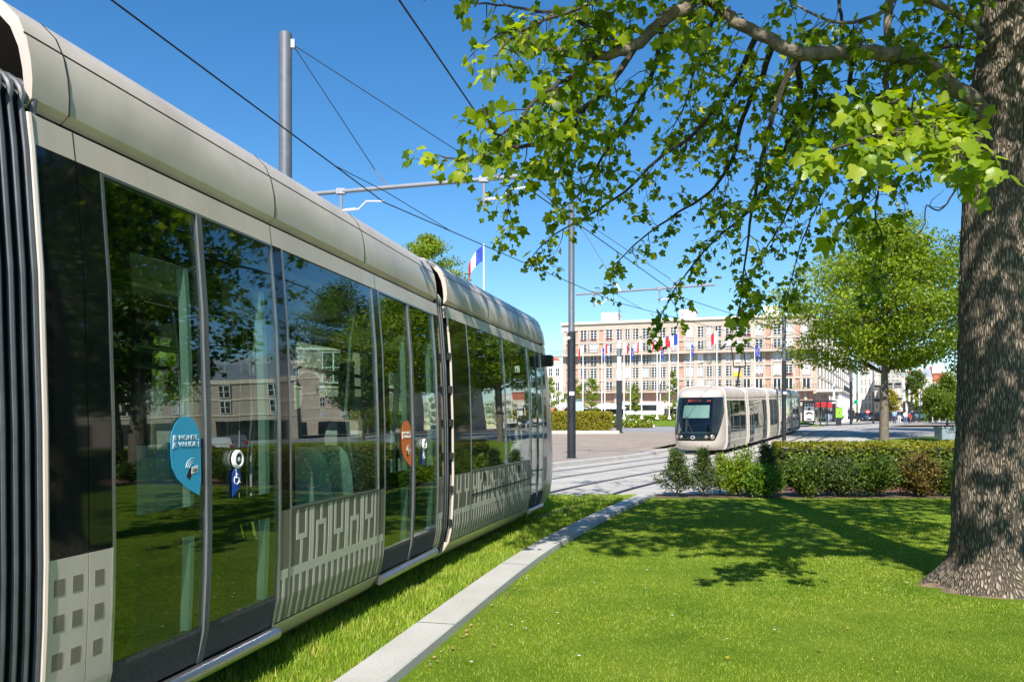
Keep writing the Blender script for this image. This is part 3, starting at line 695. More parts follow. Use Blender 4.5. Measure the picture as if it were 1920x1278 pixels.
def cab(tram,M4,gl,near=False):
    """nose beyond y=0 of its frame, pointing +y"""
    FZ=[(.22,1.32),(.30,1.48),(.45,1.60),(.65,1.68),(.80,1.70),(.98,1.68),(1.2,1.62),(1.5,1.52),(1.9,1.37),(2.3,1.20),(2.6,1.05),(2.89,.88)]
    TOP=[(2.885,.886,1.13),(2.91,.884,1.13),(2.98,.86,1.125),(3.07,.80,1.11),(3.17,.66,1.06),(3.26,.48,.97),(3.33,.28,.79),(3.375,.10,.5),(3.398,0,.25)]
    nth=36
    def pt(z,Fy,wd,th,ex=.76,o=0):
        c=math.cos(th); s_=math.sin(th)
        return (math.copysign(abs(c)**ex,c)*(wd+o),(abs(s_)**.8)*(Fy+o),z)
    def row(z,Fy,wd,o=0,th0=0,th1=math.pi,n=nth): return [pt(z,Fy,wd,th0+(th1-th0)*k/n,o=o) for k in range(n+1)]
    def fz(z):
        for (a,fa),(b,fb) in zip(FZ,FZ[1:]):
            if z<=b: return fa+(fb-fa)*(z-a)/(b-a)
        return FZ[-1][1]
    sh=MB(); zs=[z for z,_ in FZ]
    bot=[z for z in zs if z<=.81]
    # lower apron with an arched rim that rises at the sides
    def rim(th): s_=abs(math.sin(th)); return .70+3.3*max(0,(.72-s_))**1.2
    rows=[]
    for k in range(9):
        r=[]
        for j in range(nth+1):
            th=math.pi*j/nth; zt=min(2.89,rim(th)+ (1.2 if abs(math.sin(th))<.18 else 0)); z=.22+(zt-.22)*k/8; r.append(pt(z,fz(z),prof(z),th))
        rows.append(r)
    sh.grid(rows); sh.grid([[(x*.8,y*.8,.22) for x,y,z in rows[0]],rows[0]])
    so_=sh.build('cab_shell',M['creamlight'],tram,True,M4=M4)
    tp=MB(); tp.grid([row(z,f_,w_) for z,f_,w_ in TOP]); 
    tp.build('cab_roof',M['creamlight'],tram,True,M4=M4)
    # dark mask: from rim up to the roof, inset 6 mm; the windscreen sits in its middle
    def band(th0,th1,zlo,zhi,o,n=14,k_=8):
        r=[]
        for k in range(k_+1):
            q=[]
            for j in range(n+1):
                th=th0+(th1-th0)*j/n; a=zlo(th) if callable(zlo) else zlo; z=a+(zhi-a)*k/k_; q.append(pt(z,fz(z),prof(z),th,o=o))
            r.append(q)
        return r
    mk=MB(); mk.grid(band(.02,math.pi-.02,lambda th:rim(th)-.01,1.08,-.006,30,5)); mk.build('front_mask',M['blackgloss'],so_,True)
    wsx=.98
    ws=MB(); ws.grid(band(wsx,math.pi-wsx,1.08,2.875,-.004,20,8)); wo=ws.build('windscreen',gl,tram,True,M4=M4)
    ff=MB()
    for a,b in ((wsx-.05,wsx),(math.pi-wsx,math.pi-wsx+.05)): ff.grid(band(a,b,1.06,2.88,.001,2,8))
    ff.grid(band(wsx,math.pi-wsx,2.60,2.878,.002,20,2)); ff.build('windscreen_frame',M['blackgloss'],wo,True)
    for a,b in ((.20,wsx-.05),(math.pi-wsx+.05,math.pi-.20)):
        sd=MB(); sd.grid(band(a,b,lambda th:max(1.08,rim(th)-.01),2.875,-.004,8,8)); sd.build('cab_side_window',M['pane'],tram,True,M4=M4)
    # blind, dashboard and destination display
    bl=MB(); bl.grid([[pt(z,fz(z)-.10,prof(z)-.08,wsx+.09+(math.pi-2*wsx-.18)*k/10) for k in range(11)] for z in (1.84,2.15,2.48)]); bl.build('sun_blind',M['blind'],tram,M4=M4)
    ds=MB(); ds.box(-.7,.7,.5,1.25,.9,1.12); ds.box(-.8,.8,-.6,-.5,.35,2.7); ds.build('cab_console',M['seatdark'],tram,M4=M4)
    dp=MB()
    for j,(x0,x1) in enumerate(((-.42,-.30),(-.28,-.16),(-.12,-.04),(-.02,.1),(.12,.2),(-.4,-.27),(-.24,-.12),(-.09,.06),(.1,.22),(.5,.68))):
        z=2.74 if j<5 else 2.67; 
        if j==9: z=2.70
        yb=fz(z)+.006
        dp.box(-x1,-x0,yb-.035,yb-.012,z-.022,z+.022)
    dp.build('destination_display',M['led'],tram,M4=M4)
    for sx in (1,-1):
        for (dx,r,mm) in ((.83,.105,'headlight'),(.60,.075,'headlight')):
            hl=MB(); hl.lathe([(r*1.15,0),(r*1.15,.02),(r,.03),(r*.8,.045),(r*.3,.055)],16); 
            th=math.acos(min(1,(dx/1.2)**(1/.76))); p=pt(.92,fz(.92),1.2,th)
            nrm=Vector((p[0]*.55,1,0)).normalized()
            o=hl.build('headlight',M[mm],tram,True); o.matrix_local=M4@Matrix.Translation((sx*p[0],p[1]-.02,.90))@Vector((sx*nrm.x,nrm.y,0)).to_track_quat('Z','Y').to_matrix().to_4x4()
    wp=MB(); wp.tube([(0,1.70,1.05),(.1,1.66,1.3),(.35,1.50,1.75)],.012,6); wp.tube([(.35,1.52,1.35),(.36,1.42,1.95)],.018,6); wp.build('wiper',M['black'],tram,M4=M4)
    # round emblem on the mask, rounded side marks
    em=MB(); em.tube([(.09*math.cos(a),1.715,.88+.07*math.sin(a)) for a in np.linspace(0,2*math.pi,17)],.012,6); em.build('emblem',M['fwhite'],so_,True)
def door_button(parent,side,t,z):
    mf=side_frame(side,t,z,.0)
    b=MB(); b.lathe([(.052,0),(.052,.012),(.044,.020),(.036,.020),(.034,.012),(.014,.012),(.012,.018),(.004,.019)],24); o=b.build('door_button',M['whitemetal'],parent,True,M4=mf)
    b=MB(); b.lathe([(.033,.0125),(.033,.0135),(.020,.0140),(.016,.0140)],20); o2=b.build('door_button_ring',M['black'],parent,True,M4=mf)
def wheelchair_sticker(parent,side,t,z,s=1.0):
    mf=side_frame(side,t,z,.001)
    fr=lambda u,v,d:(u,v,d)
    b=MB(); n=20; pts=[(.05*s*math.cos(a),.02*s+.062*s*math.sin(a)) for a in np.linspace(-.2,math.pi,n)]+[(-.05*s,-.0),(-.048*s,-.10*s),(.035*s,-.045*s)]
    b.prism(pts,.0015,fr); o=b.build('accessibility_sticker',M['bluedark_st'],parent,M4=mf)
    c=MB(); c.lathe([(.009*s,0),(.009*s,.001)],12,c=(-.006*s,.066*s,.0016))
    c.tube([(-.004*s,.052*s,.002),(-.002*s,.018*s,.002),(.022*s,.018*s,.002),(.030*s,-.012*s,.002),(.040*s,-.012*s,.002)],.0042*s,6)
    c.tube([(-.004*s,.040*s,.002),(.016*s,.038*s,.002)],.0036*s,6)
    c.tube([(-.002*s+.026*s*math.cos(a),.004*s+.026*s*math.sin(a),.002) for a in np.linspace(2.1,5.9,14)],.0036*s,6); c.build('wheelchair_symbol',M['white'],parent,M4=mf)
def teardrop(parent,side,t,z,m,s=1.0):
    mf=side_frame(side,t,z,.001)@Matrix.Diagonal((1.3,1,1,1)); b=MB()
    pts=[(.135*s*math.cos(a)*1.0,.09*s+.185*s*math.sin(a)) for a in np.linspace(.0,math.pi,22)]+[(-.135*s,.0),(-.125*s,-.09*s),(-.08*s,-.17*s),(.0,-.24*s),(.12*s,-.31*s),(.138*s,-.20*s)]
    b.prism(pts,.0015,lambda u,v,d:(u,v,d)); b.build('teardrop_sticker',m,parent,M4=mf)
    text_mesh('JE MONTE,\nJE VALIDE !',.050*s,'sticker_lettering',M['skyletter'] if m is M['blue_st'] else M['white'],parent,mf@Matrix.Translation((.0,.105*s,.003)))
    c=MB()
    for r in (.03,.045,.06): c.tube([(.055*s+r*s*math.cos(a),-.105*s+r*1.2*s*math.sin(a),.002) for a in np.linspace(1.2,3.0,10)],.0022*s,6)
    c.build('wave_mark',M['skyletter'],parent,M4=mf)
    c=MB(); c.prism([(.0,-.16*s),(.03*s,-.10*s),(.09*s,-.09*s),(.095*s,-.13*s),(.05*s,-.15*s),(.03*s,-.19*s)],.002,lambda u,v,d:(u,v,d)); c.build('hand_mark',M['black'],parent,M4=mf)
    c=MB(); c.prism([(.045*s,-.145*s),(.05*s,-.095*s),(.105*s,-.085*s),(.105*s,-.135*s)],.003,lambda u,v,d:(u,v,d)); c.build('card_mark',M['white'],parent,M4=mf)
    text_mesh('LIA',.032*s,'card_lettering',M['black'],parent,mf@Matrix.Translation((.077*s,-.127*s,.0035)))

# ---- near tram
dirn=rad(12.4); d1=Vector((math.sin(dirn),math.cos(dirn),0)); x1=Vector((d1.y,-d1.x,0))
def modmat(o,x,y): 
    z=x.cross(y).normalized(); m=Matrix((x,y,z)).transposed().to_4x4(); m.translation=o; return m
S1=Vector((-2.54+.22*3.17,3.17,0)); O1=S1-x1*1.2
near=thing('tram','large cream tram close at the left, tinted windows, blue sticker on its door','tram',(O1.x,O1.y,0))
def rel(m): mm=m.copy(); mm.translation=m.translation-near.location; return mm
M1=rel(modmat(O1,x1,d1))
tram_module(near,5.26,M1,[('panel',0,.22,'sq'),('panel',.226,.366,'sq'),('door',.374,1.853,1.09),('panel',1.861,1.98),('window',1.986,3.47),('panel',3.476,3.606),('door',3.614,5.08,4.34),('panel',5.088,5.26)],M['glass'],True,livs='mix',cuts=[0,.2,1.92,3.36,5.26],
   seats=[(.86,3.1,1),(.86,3.5,1),(-.55,2.5,-1),(-.55,3.0,-1),(-.8,3.4,-1)])

doors=[o for o in near.children if o.name.startswith('door')]
dA=doors[0]; dB=doors[1]
teardrop(dA,1,.895,1.44,M['blue_st'],.70); door_button(dA,1,1.36,1.395); wheelchair_sticker(dA,1,1.355,1.275,.9)
teardrop(dB,1,4.14,1.42,M['orange_st'],.72); door_button(dB,1,4.62,1.395); wheelchair_sticker(dB,1,4.615,1.275,.9)
# light strip edge at the very end of the module, bellows behind it and the module before
for s_ in (1,-1): eb=MB(); eb.tube(side_rim(s_,-.008,-.006),.016,8); eb.build('end_rim',M['cream'],near,True,M4=M1)
B0=rel(modmat(O1-d1*.66,x1,d1)); bellows(near,B0,.69,12,True)
P0=rel(modmat(O1-d1*(.68+4.6),x1,d1))
tram_module(near,4.6,P0,[('panel',0,.4),('window',.41,2.6),('panel',2.61,2.9),('door',2.91,4.3,3.6),('panel',4.31,4.6)],M['glass'],False)
# leading module: turned a little to the right
dir2=rad(14.8); d2=Vector((math.sin(dir2),math.cos(dir2),0)); x2=Vector((d2.y,-d2.x,0))
S2=Vector((-.62,8.45,0)); O2=S2-x2*1.2
M2=rel(modmat(O2,x2,d2))
e1=O1+d1*5.26; gapd=(O2-e1); bellows(near,rel(modmat(e1+d1*.02,x1,d1)),max(.12,gapd.length-.06),2,True)
for s_ in (1,-1): eb=MB(); eb.tube(side_rim(s_,-.008,0),.013,8); eb.build('end_rim',M['cream'],near,True,M4=M2)
L2=4.62
tram_module(near,L2,M2,[('panel',.03,.30),('panel',.306,.60),('window',.61,2.12),('window',2.13,3.48),('door',3.55,4.40,4.0),('panel',4.41,L2)],M['glass'],True,seats=[(.5,1.5,1),(-.5,1.5,1)])
cab(near,M2@Matrix.Translation((0,L2,0)),M['glass'],True)
# hatch handles and lower seam on the leading module, black hinge bolts by the joint, camera pod by the door
hb_=MB()
for t in (1.1,2.75): 
    mf=side_frame(1,t,.96,.004); hb_.add([mf@Vector(v) for v in ((-.05,-.05,0),(.05,-.05,0),(.05,.05,0),(-.05,.05,0),(-.05,-.05,.01),(.05,-.05,.01),(.05,.05,.01),(-.05,.05,.01))],[(4,5,6,7),(0,1,5,4),(1,2,6,5),(2,3,7,6),(3,0,4,7)])
slab(hb_,1,.61,3.48,.775,.79,.006,-.004); hb_.build('service_hatch',M['rubber'],near,M4=M2)
hg=MB()
for z in (.55,.9,1.25,1.6,1.95,2.3): hg.box(prof(z)-.03,prof(z)+.006,-.045,-.015,z-.035,z+.035)
hg.build('joint_hinge',M['black'],near,M4=M2)
mp=MB(); mp.bevbox(1.10,1.32,4.45,4.62,2.50,2.68,.02); mp.build('camera_pod',M['black'],near,M4=M2)
wheels(near,M2,(1.2,2.9)); wheels(near,P0,(1.5,))
mk=MB()
# ---- far tram: five modules on the left-hand track, nose towards the camera
QC=np.array(off(3.68,30,110,.25)); QL=np.concatenate([[0],np.cumsum(np.hypot(*np.diff(QC,axis=0).T))])
def qp(s): x=float(np.interp(s,QL,QC[:,0])); y=float(np.interp(s,QL,QC[:,1])); return Vector((x,y,g(y)+.03))
s0=float(np.interp(37.8,QC[:,1],QL))+1.7       # arc length of the cab base
p=qp(s0-1.7); far=thing('tram','whole cream tram coming round the bend past the flagpoles, dark windscreen and red destination display','tram',tuple(p))
lens=[4.6,5.6,3.3,5.6,4.6]; s=s0; mats_=[]
for i,Lm in enumerate(lens):
    a=qp(s); b=qp(s+Lm); y=(a-b).normalized(); x=y.cross(Vector((0,0,1))).normalized(); m=modmat(b,x,y); m.translation=b-far.location; mats_.append(m)
    if i==0: sg=[('panel',0,.15),('window',.16,1.6),('window',1.61,3.1),('window',3.11,3.75),('door',3.76,4.35,4.05),('blank',4.36,4.6)]
    elif i in(1,3): sg=[('panel',0,.15),('door',.16,1.46,.81),('window',1.5,2.8),('window',2.81,4.1),('door',4.14,5.44,4.8),('panel',5.45,5.6)]
    elif i==2: sg=[('panel',0,.2),('window',.21,1.6),('window',1.61,3.05),('panel',3.06,3.3)]
    else: sg=[('blank',0,.2),('door',.21,.85,.53),('window',.9,2.9),('window',2.95,4.4),('panel',4.41,4.6)]
    tram_module(far,Lm,m,sg,M['glass2'],False,seats=[(.5,1.2,1),(-.5,1.2,1)])
    for yy in (0,Lm):
        eb=MB(); eb.tube(hoop_pts(-.005,.22,yy),.06,8); eb.build('end_rim',M['creamlight'],far,True,M4=m)
    if i: bellows(far,m@Matrix.Translation((0,Lm+.02,0)),.42,2)
    s+=Lm+(.46 if i<4 else 0)
cab(far,mats_[0]@Matrix.Translation((0,lens[0],0)),M['glass2'])
cab(far,mats_[4]@Matrix.Rotation(math.pi,4,'Z'),M['glass2'])
wheels(far,mats_[0],(1.0,2.6)); wheels(far,mats_[2],(.8,2.4)); wheels(far,mats_[4],(1.4,3.2))
# pantograph on the second module
pm=mats_[1]; pb=MB()
pb.box(-.5,.5,1.9,3.2,3.27,3.36); po=pb.build('pantograph',M['black'],far,M4=pm)
pb=MB(); pb.tube([(0,3.0,3.36),(0,2.0,4.75)],.055,6); pb.tube([(-.35,2.02,4.75),(.35,2.02,4.75)],.05,6)
for x in (-.35,.35): pb.tube([(x,2.02,4.75),(x*.95,2.7,5.95)],.03,6)
pb.build('pantograph_arm',M['black'],po)
pb=MB(); pb.tube([(-.95,2.7,5.82),(-.7,2.7,5.98),(.7,2.7,5.98),(.95,2.7,5.82)],.035,6); pb.tube([(-.95,2.95,5.82),(-.7,2.95,5.98),(.7,2.95,5.98),(.95,2.95,5.82)],.035,6); pb.tube([(0,2.6,5.92),(0,3.05,5.92)],.04,6)
pb.build('pantograph_head',M['black'],po)
# square body joint marks (round side vents) on the front module
rv=MB(); rv.tube([(1.207,4.45+.09*math.cos(a),.95+.13*math.sin(a)) for a in np.linspace(0,2*math.pi,15)],.012,5); rv.build('side_emblem',M['black'],far,M4=mats_[0])

far.scale=(1,1,.945)
# ------------------------------------------------------------------ overhead line
def pole(px,Y,top_z,r,split,label,group,z0=0,base_off=0):
    p=((px-960)/F*Y,Y,g(Y)+base_off); H=top_z-p[2]
    t=thing('tram_pole',label,'pole',p,0,group)
    a=MB(); a.lathe([(r*1.12,0),(r*1.12,split)],24); a.build('lower_pole',M['poledark'],t,True)
    a=MB(); a.lathe([(r,split),(r,H-.02),(r*.95,H),(r*.9,H+.003)],24); a.build('upper_pole',M['polegrey'],t,True)
    a=MB(); a.lathe([(r*1.18,split-.03),(r*1.18,split+.05)],24); a.build('collar',M['poledark'],t,True)
    return t,p,H
WZ=6.15
def wirept(d,y,z): return Vector((offx(d,y),y,z))
# first pole behind the near tram
Y1p=17.6; t1,p1,_=pole(535,Y1p,CH+(HY-63)/F*Y1p,.142,4.6,'tall grey pole rising behind the near tram with two guy wires from its head','poles of the overhead line')
pipeA=P(528,368.5,18.3); pipeB=P(1075,322,16.1)
arm=thing('cantilever_arm','long grey pipe hung from guy wires across the sky above the near tram roof','cantilever arm',tuple(pipeA),0,'pipes carrying the contact wires')
a=MB(); a.tube([pipeA,pipeB],.048,10); a.build('pipe',M['pipe'],arm,True,world=True)
def on_pipe(A,B,k): return A+(B-A)*k
def dropper(A,B,k,arm,d,wz,flip=1):
    q=on_pipe(A,B,k); a=MB(); a.tube([q+Vector((0,0,.06)),q-Vector((0,0,.55))],.035,8); a.box(q.x-.1,q.x+.1,q.y-.06,q.y+.06,q.z-.06,q.z+.06); a.build('drop_bracket',M['pipe'],arm,True,world=True)
    e=on_pipe(A,B,k+.155*flip); a=MB(); s_=q-Vector((0,0,.42)); a.tube([s_,s_+(e-q)*.42+Vector((0,0,.0)),s_+(e-q)*.6+Vector((0,0,.16)),Vector((e.x,e.y,wz+.02))],.018,6); a.tube([s_+(e-q)*.1,s_+(e-q)*.35],.03,6); a.build('steady_arm',M['whitemetal'],arm,True,world=True)
    return e
c0=dropper(pipeA,pipeB,.225,arm,3.68,pipeA.z-.36); c1=dropper(pipeA,pipeB,.72,arm,.71,pipeA.z-.36,.9)
head=P(549,84,17.6)
for k,nm in ((.39,'short'),(.77,'long')):
    e=on_pipe(pipeA,pipeB,k)
    o=MB(); o.tube([head,head+(e-head)*.88],.010,5); gw=o.build('guy_wire',M['wire'],None,True); tag(gw,'%s guy wire from the pole head down to the cantilever pipe'%('shorter steeper' if nm=='short' else 'longer flatter'),'guy wire','guy wires of the first pole')
    o=MB(); o.tube([head+(e-head)*.88,e+Vector((0,0,.05))],.017,6); gs=o.build('turnbuckle',M['steel'],gw,True)
hb=MB(); hb.box(head.x-.06,head.x+.05,head.y-.05,head.y+.05,head.z-.08,head.z+.10); o=hb.build('head_bracket',M['steel'],t1,world=True)
# second pole with short arm, cameras and a sticker
Y2p=32.6; t2,p2,_=pole(1071.5,Y2p,CH+(HY-385)/F*Y2p,.145,0,'dark pole standing on the paved platform with two white cameras halfway up','poles of the overhead line',base_off=.158)
for ch in list(t2.children): bpy.data.objects.remove(ch)
H2=CH+(HY-385)/F*Y2p-p2[2]; sp=CH+(HY-622)/F*Y2p-p2[2]
a=MB(); a.lathe([(.175,0),(.168,sp)],24); a.build('lower_pole',M['poledark'],t2,True)
a=MB(); a.lathe([(.168,sp),(.128,sp+.06),(.122,H2)],24); a.build('upper_pole',M['polegrey'],t2,True)
a=MB(); a.lathe([(.24,0),(.24,.02),(.19,.03)],24); a.build('base_plate',M['poledark'],t2,True)
for k,(dx,dz) in enumerate(((-.30,.02),(-.16,-.28))):
    a=MB(); a.tube([(-.1,-.05,sp+dz-.05),(dx+.06,-.12,sp+dz-.02)],.03,6); a.tube([(dx-.10,-.30,sp+dz-.04),(dx+.10,-.05,sp+dz+.03)],.075,12); a.build('security_camera',M['whitemetal'],t2,True)
a=MB(); a.box(-.10,.10,-.176,-.170,2.55,2.70); a.build('pole_sticker',M['fwhite'],t2)
A2=P(1080,552,32.2); B2=P(1340,533.5,29.9)
arm2=thing('cantilever_arm','grey pipe arm reaching right from the platform pole under the leaves','cantilever arm',tuple(A2),0,'pipes carrying the contact wires')
a=MB(); a.tube([A2,B2],.045,8); a.build('pipe',M['pipe'],arm2,True,world=True)
c2=dropper(A2,B2,.14,arm2,3.68,A2.z-.4); c3=dropper(A2,B2,.62,arm2,.71,A2.z-.4)
hd2=P(1073,400,32.6)
for k,nm in ((.34,'steep'),(.78,'flat')):
    e=on_pipe(A2,B2,k); o=MB(); o.tube([hd2,hd2+(e-hd2)*.9],.012,5); gw=o.build('guy_wire',M['wire'],None,True); tag(gw,'%s guy wire running from the platform pole head into the leaves'%nm,'guy wire','guy wires of the second pole')
    o=MB(); o.tube([hd2+(e-hd2)*.9,e],.02,5); o.build('turnbuckle',M['steel'],gw)
# further poles along the line
def far_pole(px,Y,py_top,label,r=.13,split_py=None):
    zt=CH+(HY-py_top)/F*Y; b=g(Y); sp=(zt-b)*.55 if split_py is None else CH+(HY-split_py)/F*Y-b
    return pole(px,Y,zt,r,sp,label,'poles of the overhead line')
t3,p3,_=far_pole(1470,50,590,'dark pole with grey top standing beside the far tram',.115,678)
a=MB(); a.box(-.10,.10,-.150,-.135,2.9,3.05); a.build('pole_sticker',M['fwhite'],t3)
far_pole(1595.5,108,676,'dark pole left of the small tree trunk, beside the rails',.15,716)
far_pole(1607,150,692,'slim grey pole just behind the parked dark car',.13)
far_pole(1637.5,126,690,'dark pole beside the no entry sign, next to the tree trunk',.13,735)
# tall lamp columns with white tubes
def lamp_column(px,Y,py_top,py_split,py_base,label,wd=.13,base_off=0):
    b=CH+(HY-py_base)/F*Y; t=thing('lamp_column',label,'street lamp',((px-960)/F*Y,Y,b),0,'lamp columns with white light tubes')
    H=(py_base-py_top)/F*Y; sp=(py_base-py_split)/F*Y
    a=MB(); a.bevbox(-wd*1.5,wd*1.5,-wd,wd,0,sp,.02); a.build('lower_post',M['poledark'],t)
    a=MB(); a.bevbox(-wd*2.2,wd*2.2,-wd*1.8,wd*1.8,0,.10,.02); a.build('base_block',M['poledark'],t)
    a=MB(); a.lathe([(wd*1.2,sp),(wd*1.2,H*.83)],16); a.build('light_tube',M['white'],t,True)
    a=MB(); a.lathe([(wd*1.25,H*.83),(wd*1.25,H*.92)],16); a.build('tube_collar',M['steel'],t,True)
    a=MB(); a.lathe([(wd*1.2,H*.92),(wd*1.2,H)],16); a.build('tube_cap',M['white'],t,True)
    return t
lamp_column(1161,57,639,713,812,'black and white lamp column standing on the paved platform by the hedge')
lamp_column(1563.5,98,718,756,790,'lamp column standing between the bus shelter and the green poster',.11)
for px,Y,a_,b_,c_,l in ((1695.5,112,724,752,790,'lamp column with the tallest white tube right of the tree trunk'),(1705,112,731,752,790,'lamp column with a white tube on the platform among the waiting people'),(1713,118,740,757,790,'shorter lamp column at the right edge of the waiting crowd'),(1724,135,729,760,790,'slim distant lamp column left of the planter bush'),(1728,140,733,760,790,'slimmest distant lamp column touching the planter bush')):
    lamp_column(px,Y,a_,b_,c_,l,.10)
# contact wires from support to support
def wire_obj(pts,label,r=.011,name='contact_wire',group='overhead wires'):
    o=MB(); o.tube(pts,r,5); q=o.build(name,M['wire'],None,True); tag(q,label,'wire',group); return q
zA=c0.z; 
farpts=[wirept(3.9,-12,6.2),Vector((c0.x,c0.y,pipeA.z-.36)),Vector((c2.x,c2.y,A2.z-.4)),wirept(3.68,50,6.9),wirept(3.68,80,7.4),wirept(3.68,108,7.6),wirept(3.68,150,7.8)]
nearpts=[wirept(.9,-12,6.2),Vector((c1.x,c1.y,pipeA.z-.36)),Vector((c3.x,c3.y,A2.z-.4)),wirept(.71,50,6.9),wirept(.71,80,7.4),wirept(.71,108,7.6),wirept(.71,150,7.8)]
wire_obj(farpts,'contact wire of the far track crossing the whole sky above the tram roof',.013)
wire_obj(nearpts,'contact wire of the near track, dropping steeply from the sky into the leaves',.013)
def stitch(c,pr,nx,hang,label):
    a=c+(pr-c).normalized()*2.6; b=c+(nx-c).normalized()*2.9
    wire_obj([a,hang,b],label,.009,'stitch_wire','stitch wires under the pipes')
stitch(farpts[1],farpts[0],farpts[2],on_pipe(pipeA,pipeB,.385)-Vector((0,0,.08)),'short kinked wire under the pipe above the near tram')
stitch(nearpts[1],nearpts[0],nearpts[2],on_pipe(pipeA,pipeB,.86)-Vector((0,0,.08)),'short kinked wire under the pipe among the leaves')
stitch(farpts[2],farpts[1],farpts[3],on_pipe(A2,B2,.30)-Vector((0,0,.08)),'short kinked wire under the arm of the platform pole')
# span wires at the far pole
top3=Vector((p3[0],50,CH+(HY-600)/F*50))
wire_obj([top3,P(1413,655,50)],'thin stay wire slanting down left from the pole beside the far tram',.012,'stay_wire')
wire_obj([top3,P(1520,640,50)],'thin stay wire slanting down right from the pole beside the far tram',.012,'stay_wire')
wire_obj([P(1395,634,50),P(1540,633,50)],'level span wire in front of the apartment block',.014,'span_wire')

# ------------------------------------------------------------------ people
def person(label,p,face,top,legs,hair=None,skirt=False,arms=(10,-10),s=1.0,stride=.08,raise_r=None,group=None,sit=False,skinm='skin'):
    """one continuous skinned body; clothing colours by height; hair is a child. face=rotation about z (0 looks to -y)"""
    ve=[];ed=[];rd=[]
    def v(x,y,z,r): ve.append((x,y,z)); rd.append(r); return len(ve)-1
    pel=v(0,0,.95,.15); wa=v(0,0,1.08,.135); ch=v(0,.01,1.28,.155); nk=v(0,.0,1.46,.065); hd=v(0,-.01,1.56,.075); hc=v(0,-.02,1.66,.098); ht=v(0,-.01,1.73,.075)
    for a,b in ((pel,wa),(wa,ch),(ch,nk),(nk,hd),(hd,hc),(hc,ht)): ed.append((a,b))
    ns=v(0,-.115,1.645,.02); ed.append((hc,ns))
    for sd in (1,-1):
        st=stride*sd
        hp=v(.10*sd,0,.90,.105)
        if sit: kn=v(.11*sd,-.42,.88,.07); an=v(.11*sd,-.42,.50,.045); to=v(.11*sd,-.56,.46,.04)
        else: kn=v(.105*sd,-st*.5-.02,.50,.068); an=v(.11*sd,-st+.03,.09,.045); to=v(.12*sd,-st-.13,.04,.042)
        ed+= [(pel,hp),(hp,kn),(kn,an),(an,to)]
        sh=v(.175*sd,.0,1.40,.065)
        if sd==-1 and raise_r: el=v(-.34,-.12,1.52,.045); wr=v(-.30,-.22,1.76,.032); hn=v(-.29,-.24,1.84,.035)
        else:
            aa=rad(arms[0] if sd>0 else -arms[1]); el=v((.19+.26*math.sin(abs(aa)))*sd,.03,1.13,.045); wr=v((.20+.30*math.sin(abs(aa)))*sd,-.06-.10*(sd>0),.90+.05*(sd>0),.032); hn=v((.20+.30*math.sin(abs(aa)))*sd,-.09-.11*(sd>0),.82+.06*(sd>0),.036)
        ed+=[(ch,sh),(sh,el),(el,wr),(wr,hn)]
        for q in range(4):
            if sd==-1 and raise_r: f=v(-.315+.02*q,-.265,1.885+.006*(q%2),.010)
            else:
                h=ve[hn]; f=v(h[0]-.006+.004*q,h[1]-.03+.02*q,h[2]-.085-.006*(q in(1,2)),.010)
            ed.append((hn,f))
        h=ve[hn]; f=v(h[0]-.02*sd,h[1]-.055,h[2]-.03,.011); ed.append((hn,f))
    me=bpy.data.meshes.new('b'); me.from_pydata(ve,ed,[]); ob=bpy.data.objects.new('b',me); COL.objects.link(ob)
    sk=ob.modifiers.new('s','SKIN'); 
    for i,r in enumerate(rd): me.skin_vertices[0].data[i].radius=(r,r*(.82 if i<3 else 1))
    me.skin_vertices[0].data[0].use_root=True
    ob.modifiers.new('d','SUBSURF').levels=2; ob.modifiers['d'].render_levels=2
    dg=bpy.context.evaluated_depsgraph_get(); m2=bpy.data.meshes.new_from_object(ob.evaluated_get(dg)); bpy.data.objects.remove(ob)
    m2.materials.clear()
    for m in (M[skinm],top,legs,M['black']): m2.materials.append(m)
    for po in m2.polygons:
        c=po.center; po.use_smooth=True; i=1
        if c.z>1.455: i=0
        if abs(c.x)>.16 and c.z<.93 and not sit: i=0
        elif c.z<.97: i=2
        if raise_r and c.x<-.2 and c.z>1.60: i=0
        if c.z<.085: i=3
        if skirt and c.z<.55 and c.z>.085 and abs(c.x)<.2: i=0
        po.material_index=i
    o=bpy.data.objects.new('person',m2); COL.objects.link(o); o.location=p; o.rotation_euler=(0,0,face); o.scale=(s,s,s)
    tag(o,label,'person',group)
    hb=MB(); rows=[]
    for k in range(7):
        a=-.25+ (math.pi/2+.25)*k/6; rows.append([(.105*math.cos(a)*math.cos(b),.012+.115*math.cos(a)*math.sin(b)*(1 if math.sin(b)>0 else .55),1.675+.10*math.sin(a)) for b in np.linspace(0,2*math.pi,15)[:-1]])
    hb.grid(rows,0,True); hb.build('hair',hair or M['hair'],o,True)
    return o
def cloth(n,c): 
    k='cl_'+n
    if k not in M: M[k]=mat('cloth_'+n,c,.85,0,.12,9)
    return M[k]
NAVY=cloth('navy',(.02,.03,.07)); WHT=cloth('white',(.72,.72,.70)); JEAN=cloth('jeans',(.05,.12,.30)); BLK=cloth('black',(.015,.015,.018)); RED_=cloth('red',(.5,.04,.04)); ORG=cloth('orange',(.65,.18,.04)); PINK=cloth('pink',(.6,.25,.25)); LBL=cloth('light_blue',(.30,.42,.58)); BEI=cloth('beige',(.5,.42,.32)); PUR=cloth('purple',(.3,.05,.2))
def pp(px,Y,*a,foot=None,**k):
    z=CH+(HY-foot)/F*Y if foot else g(Y)
    q=Vector(((px-960)/F*Y,Y,z)); return person(a[0],q,*a[1:],**k)
GP='people waiting by the far platform'
pp(1677,100,'person in pale blue jacket with a red bag, left end of the waiting group',2.6,LBL,NAVY,foot=794,group=GP)
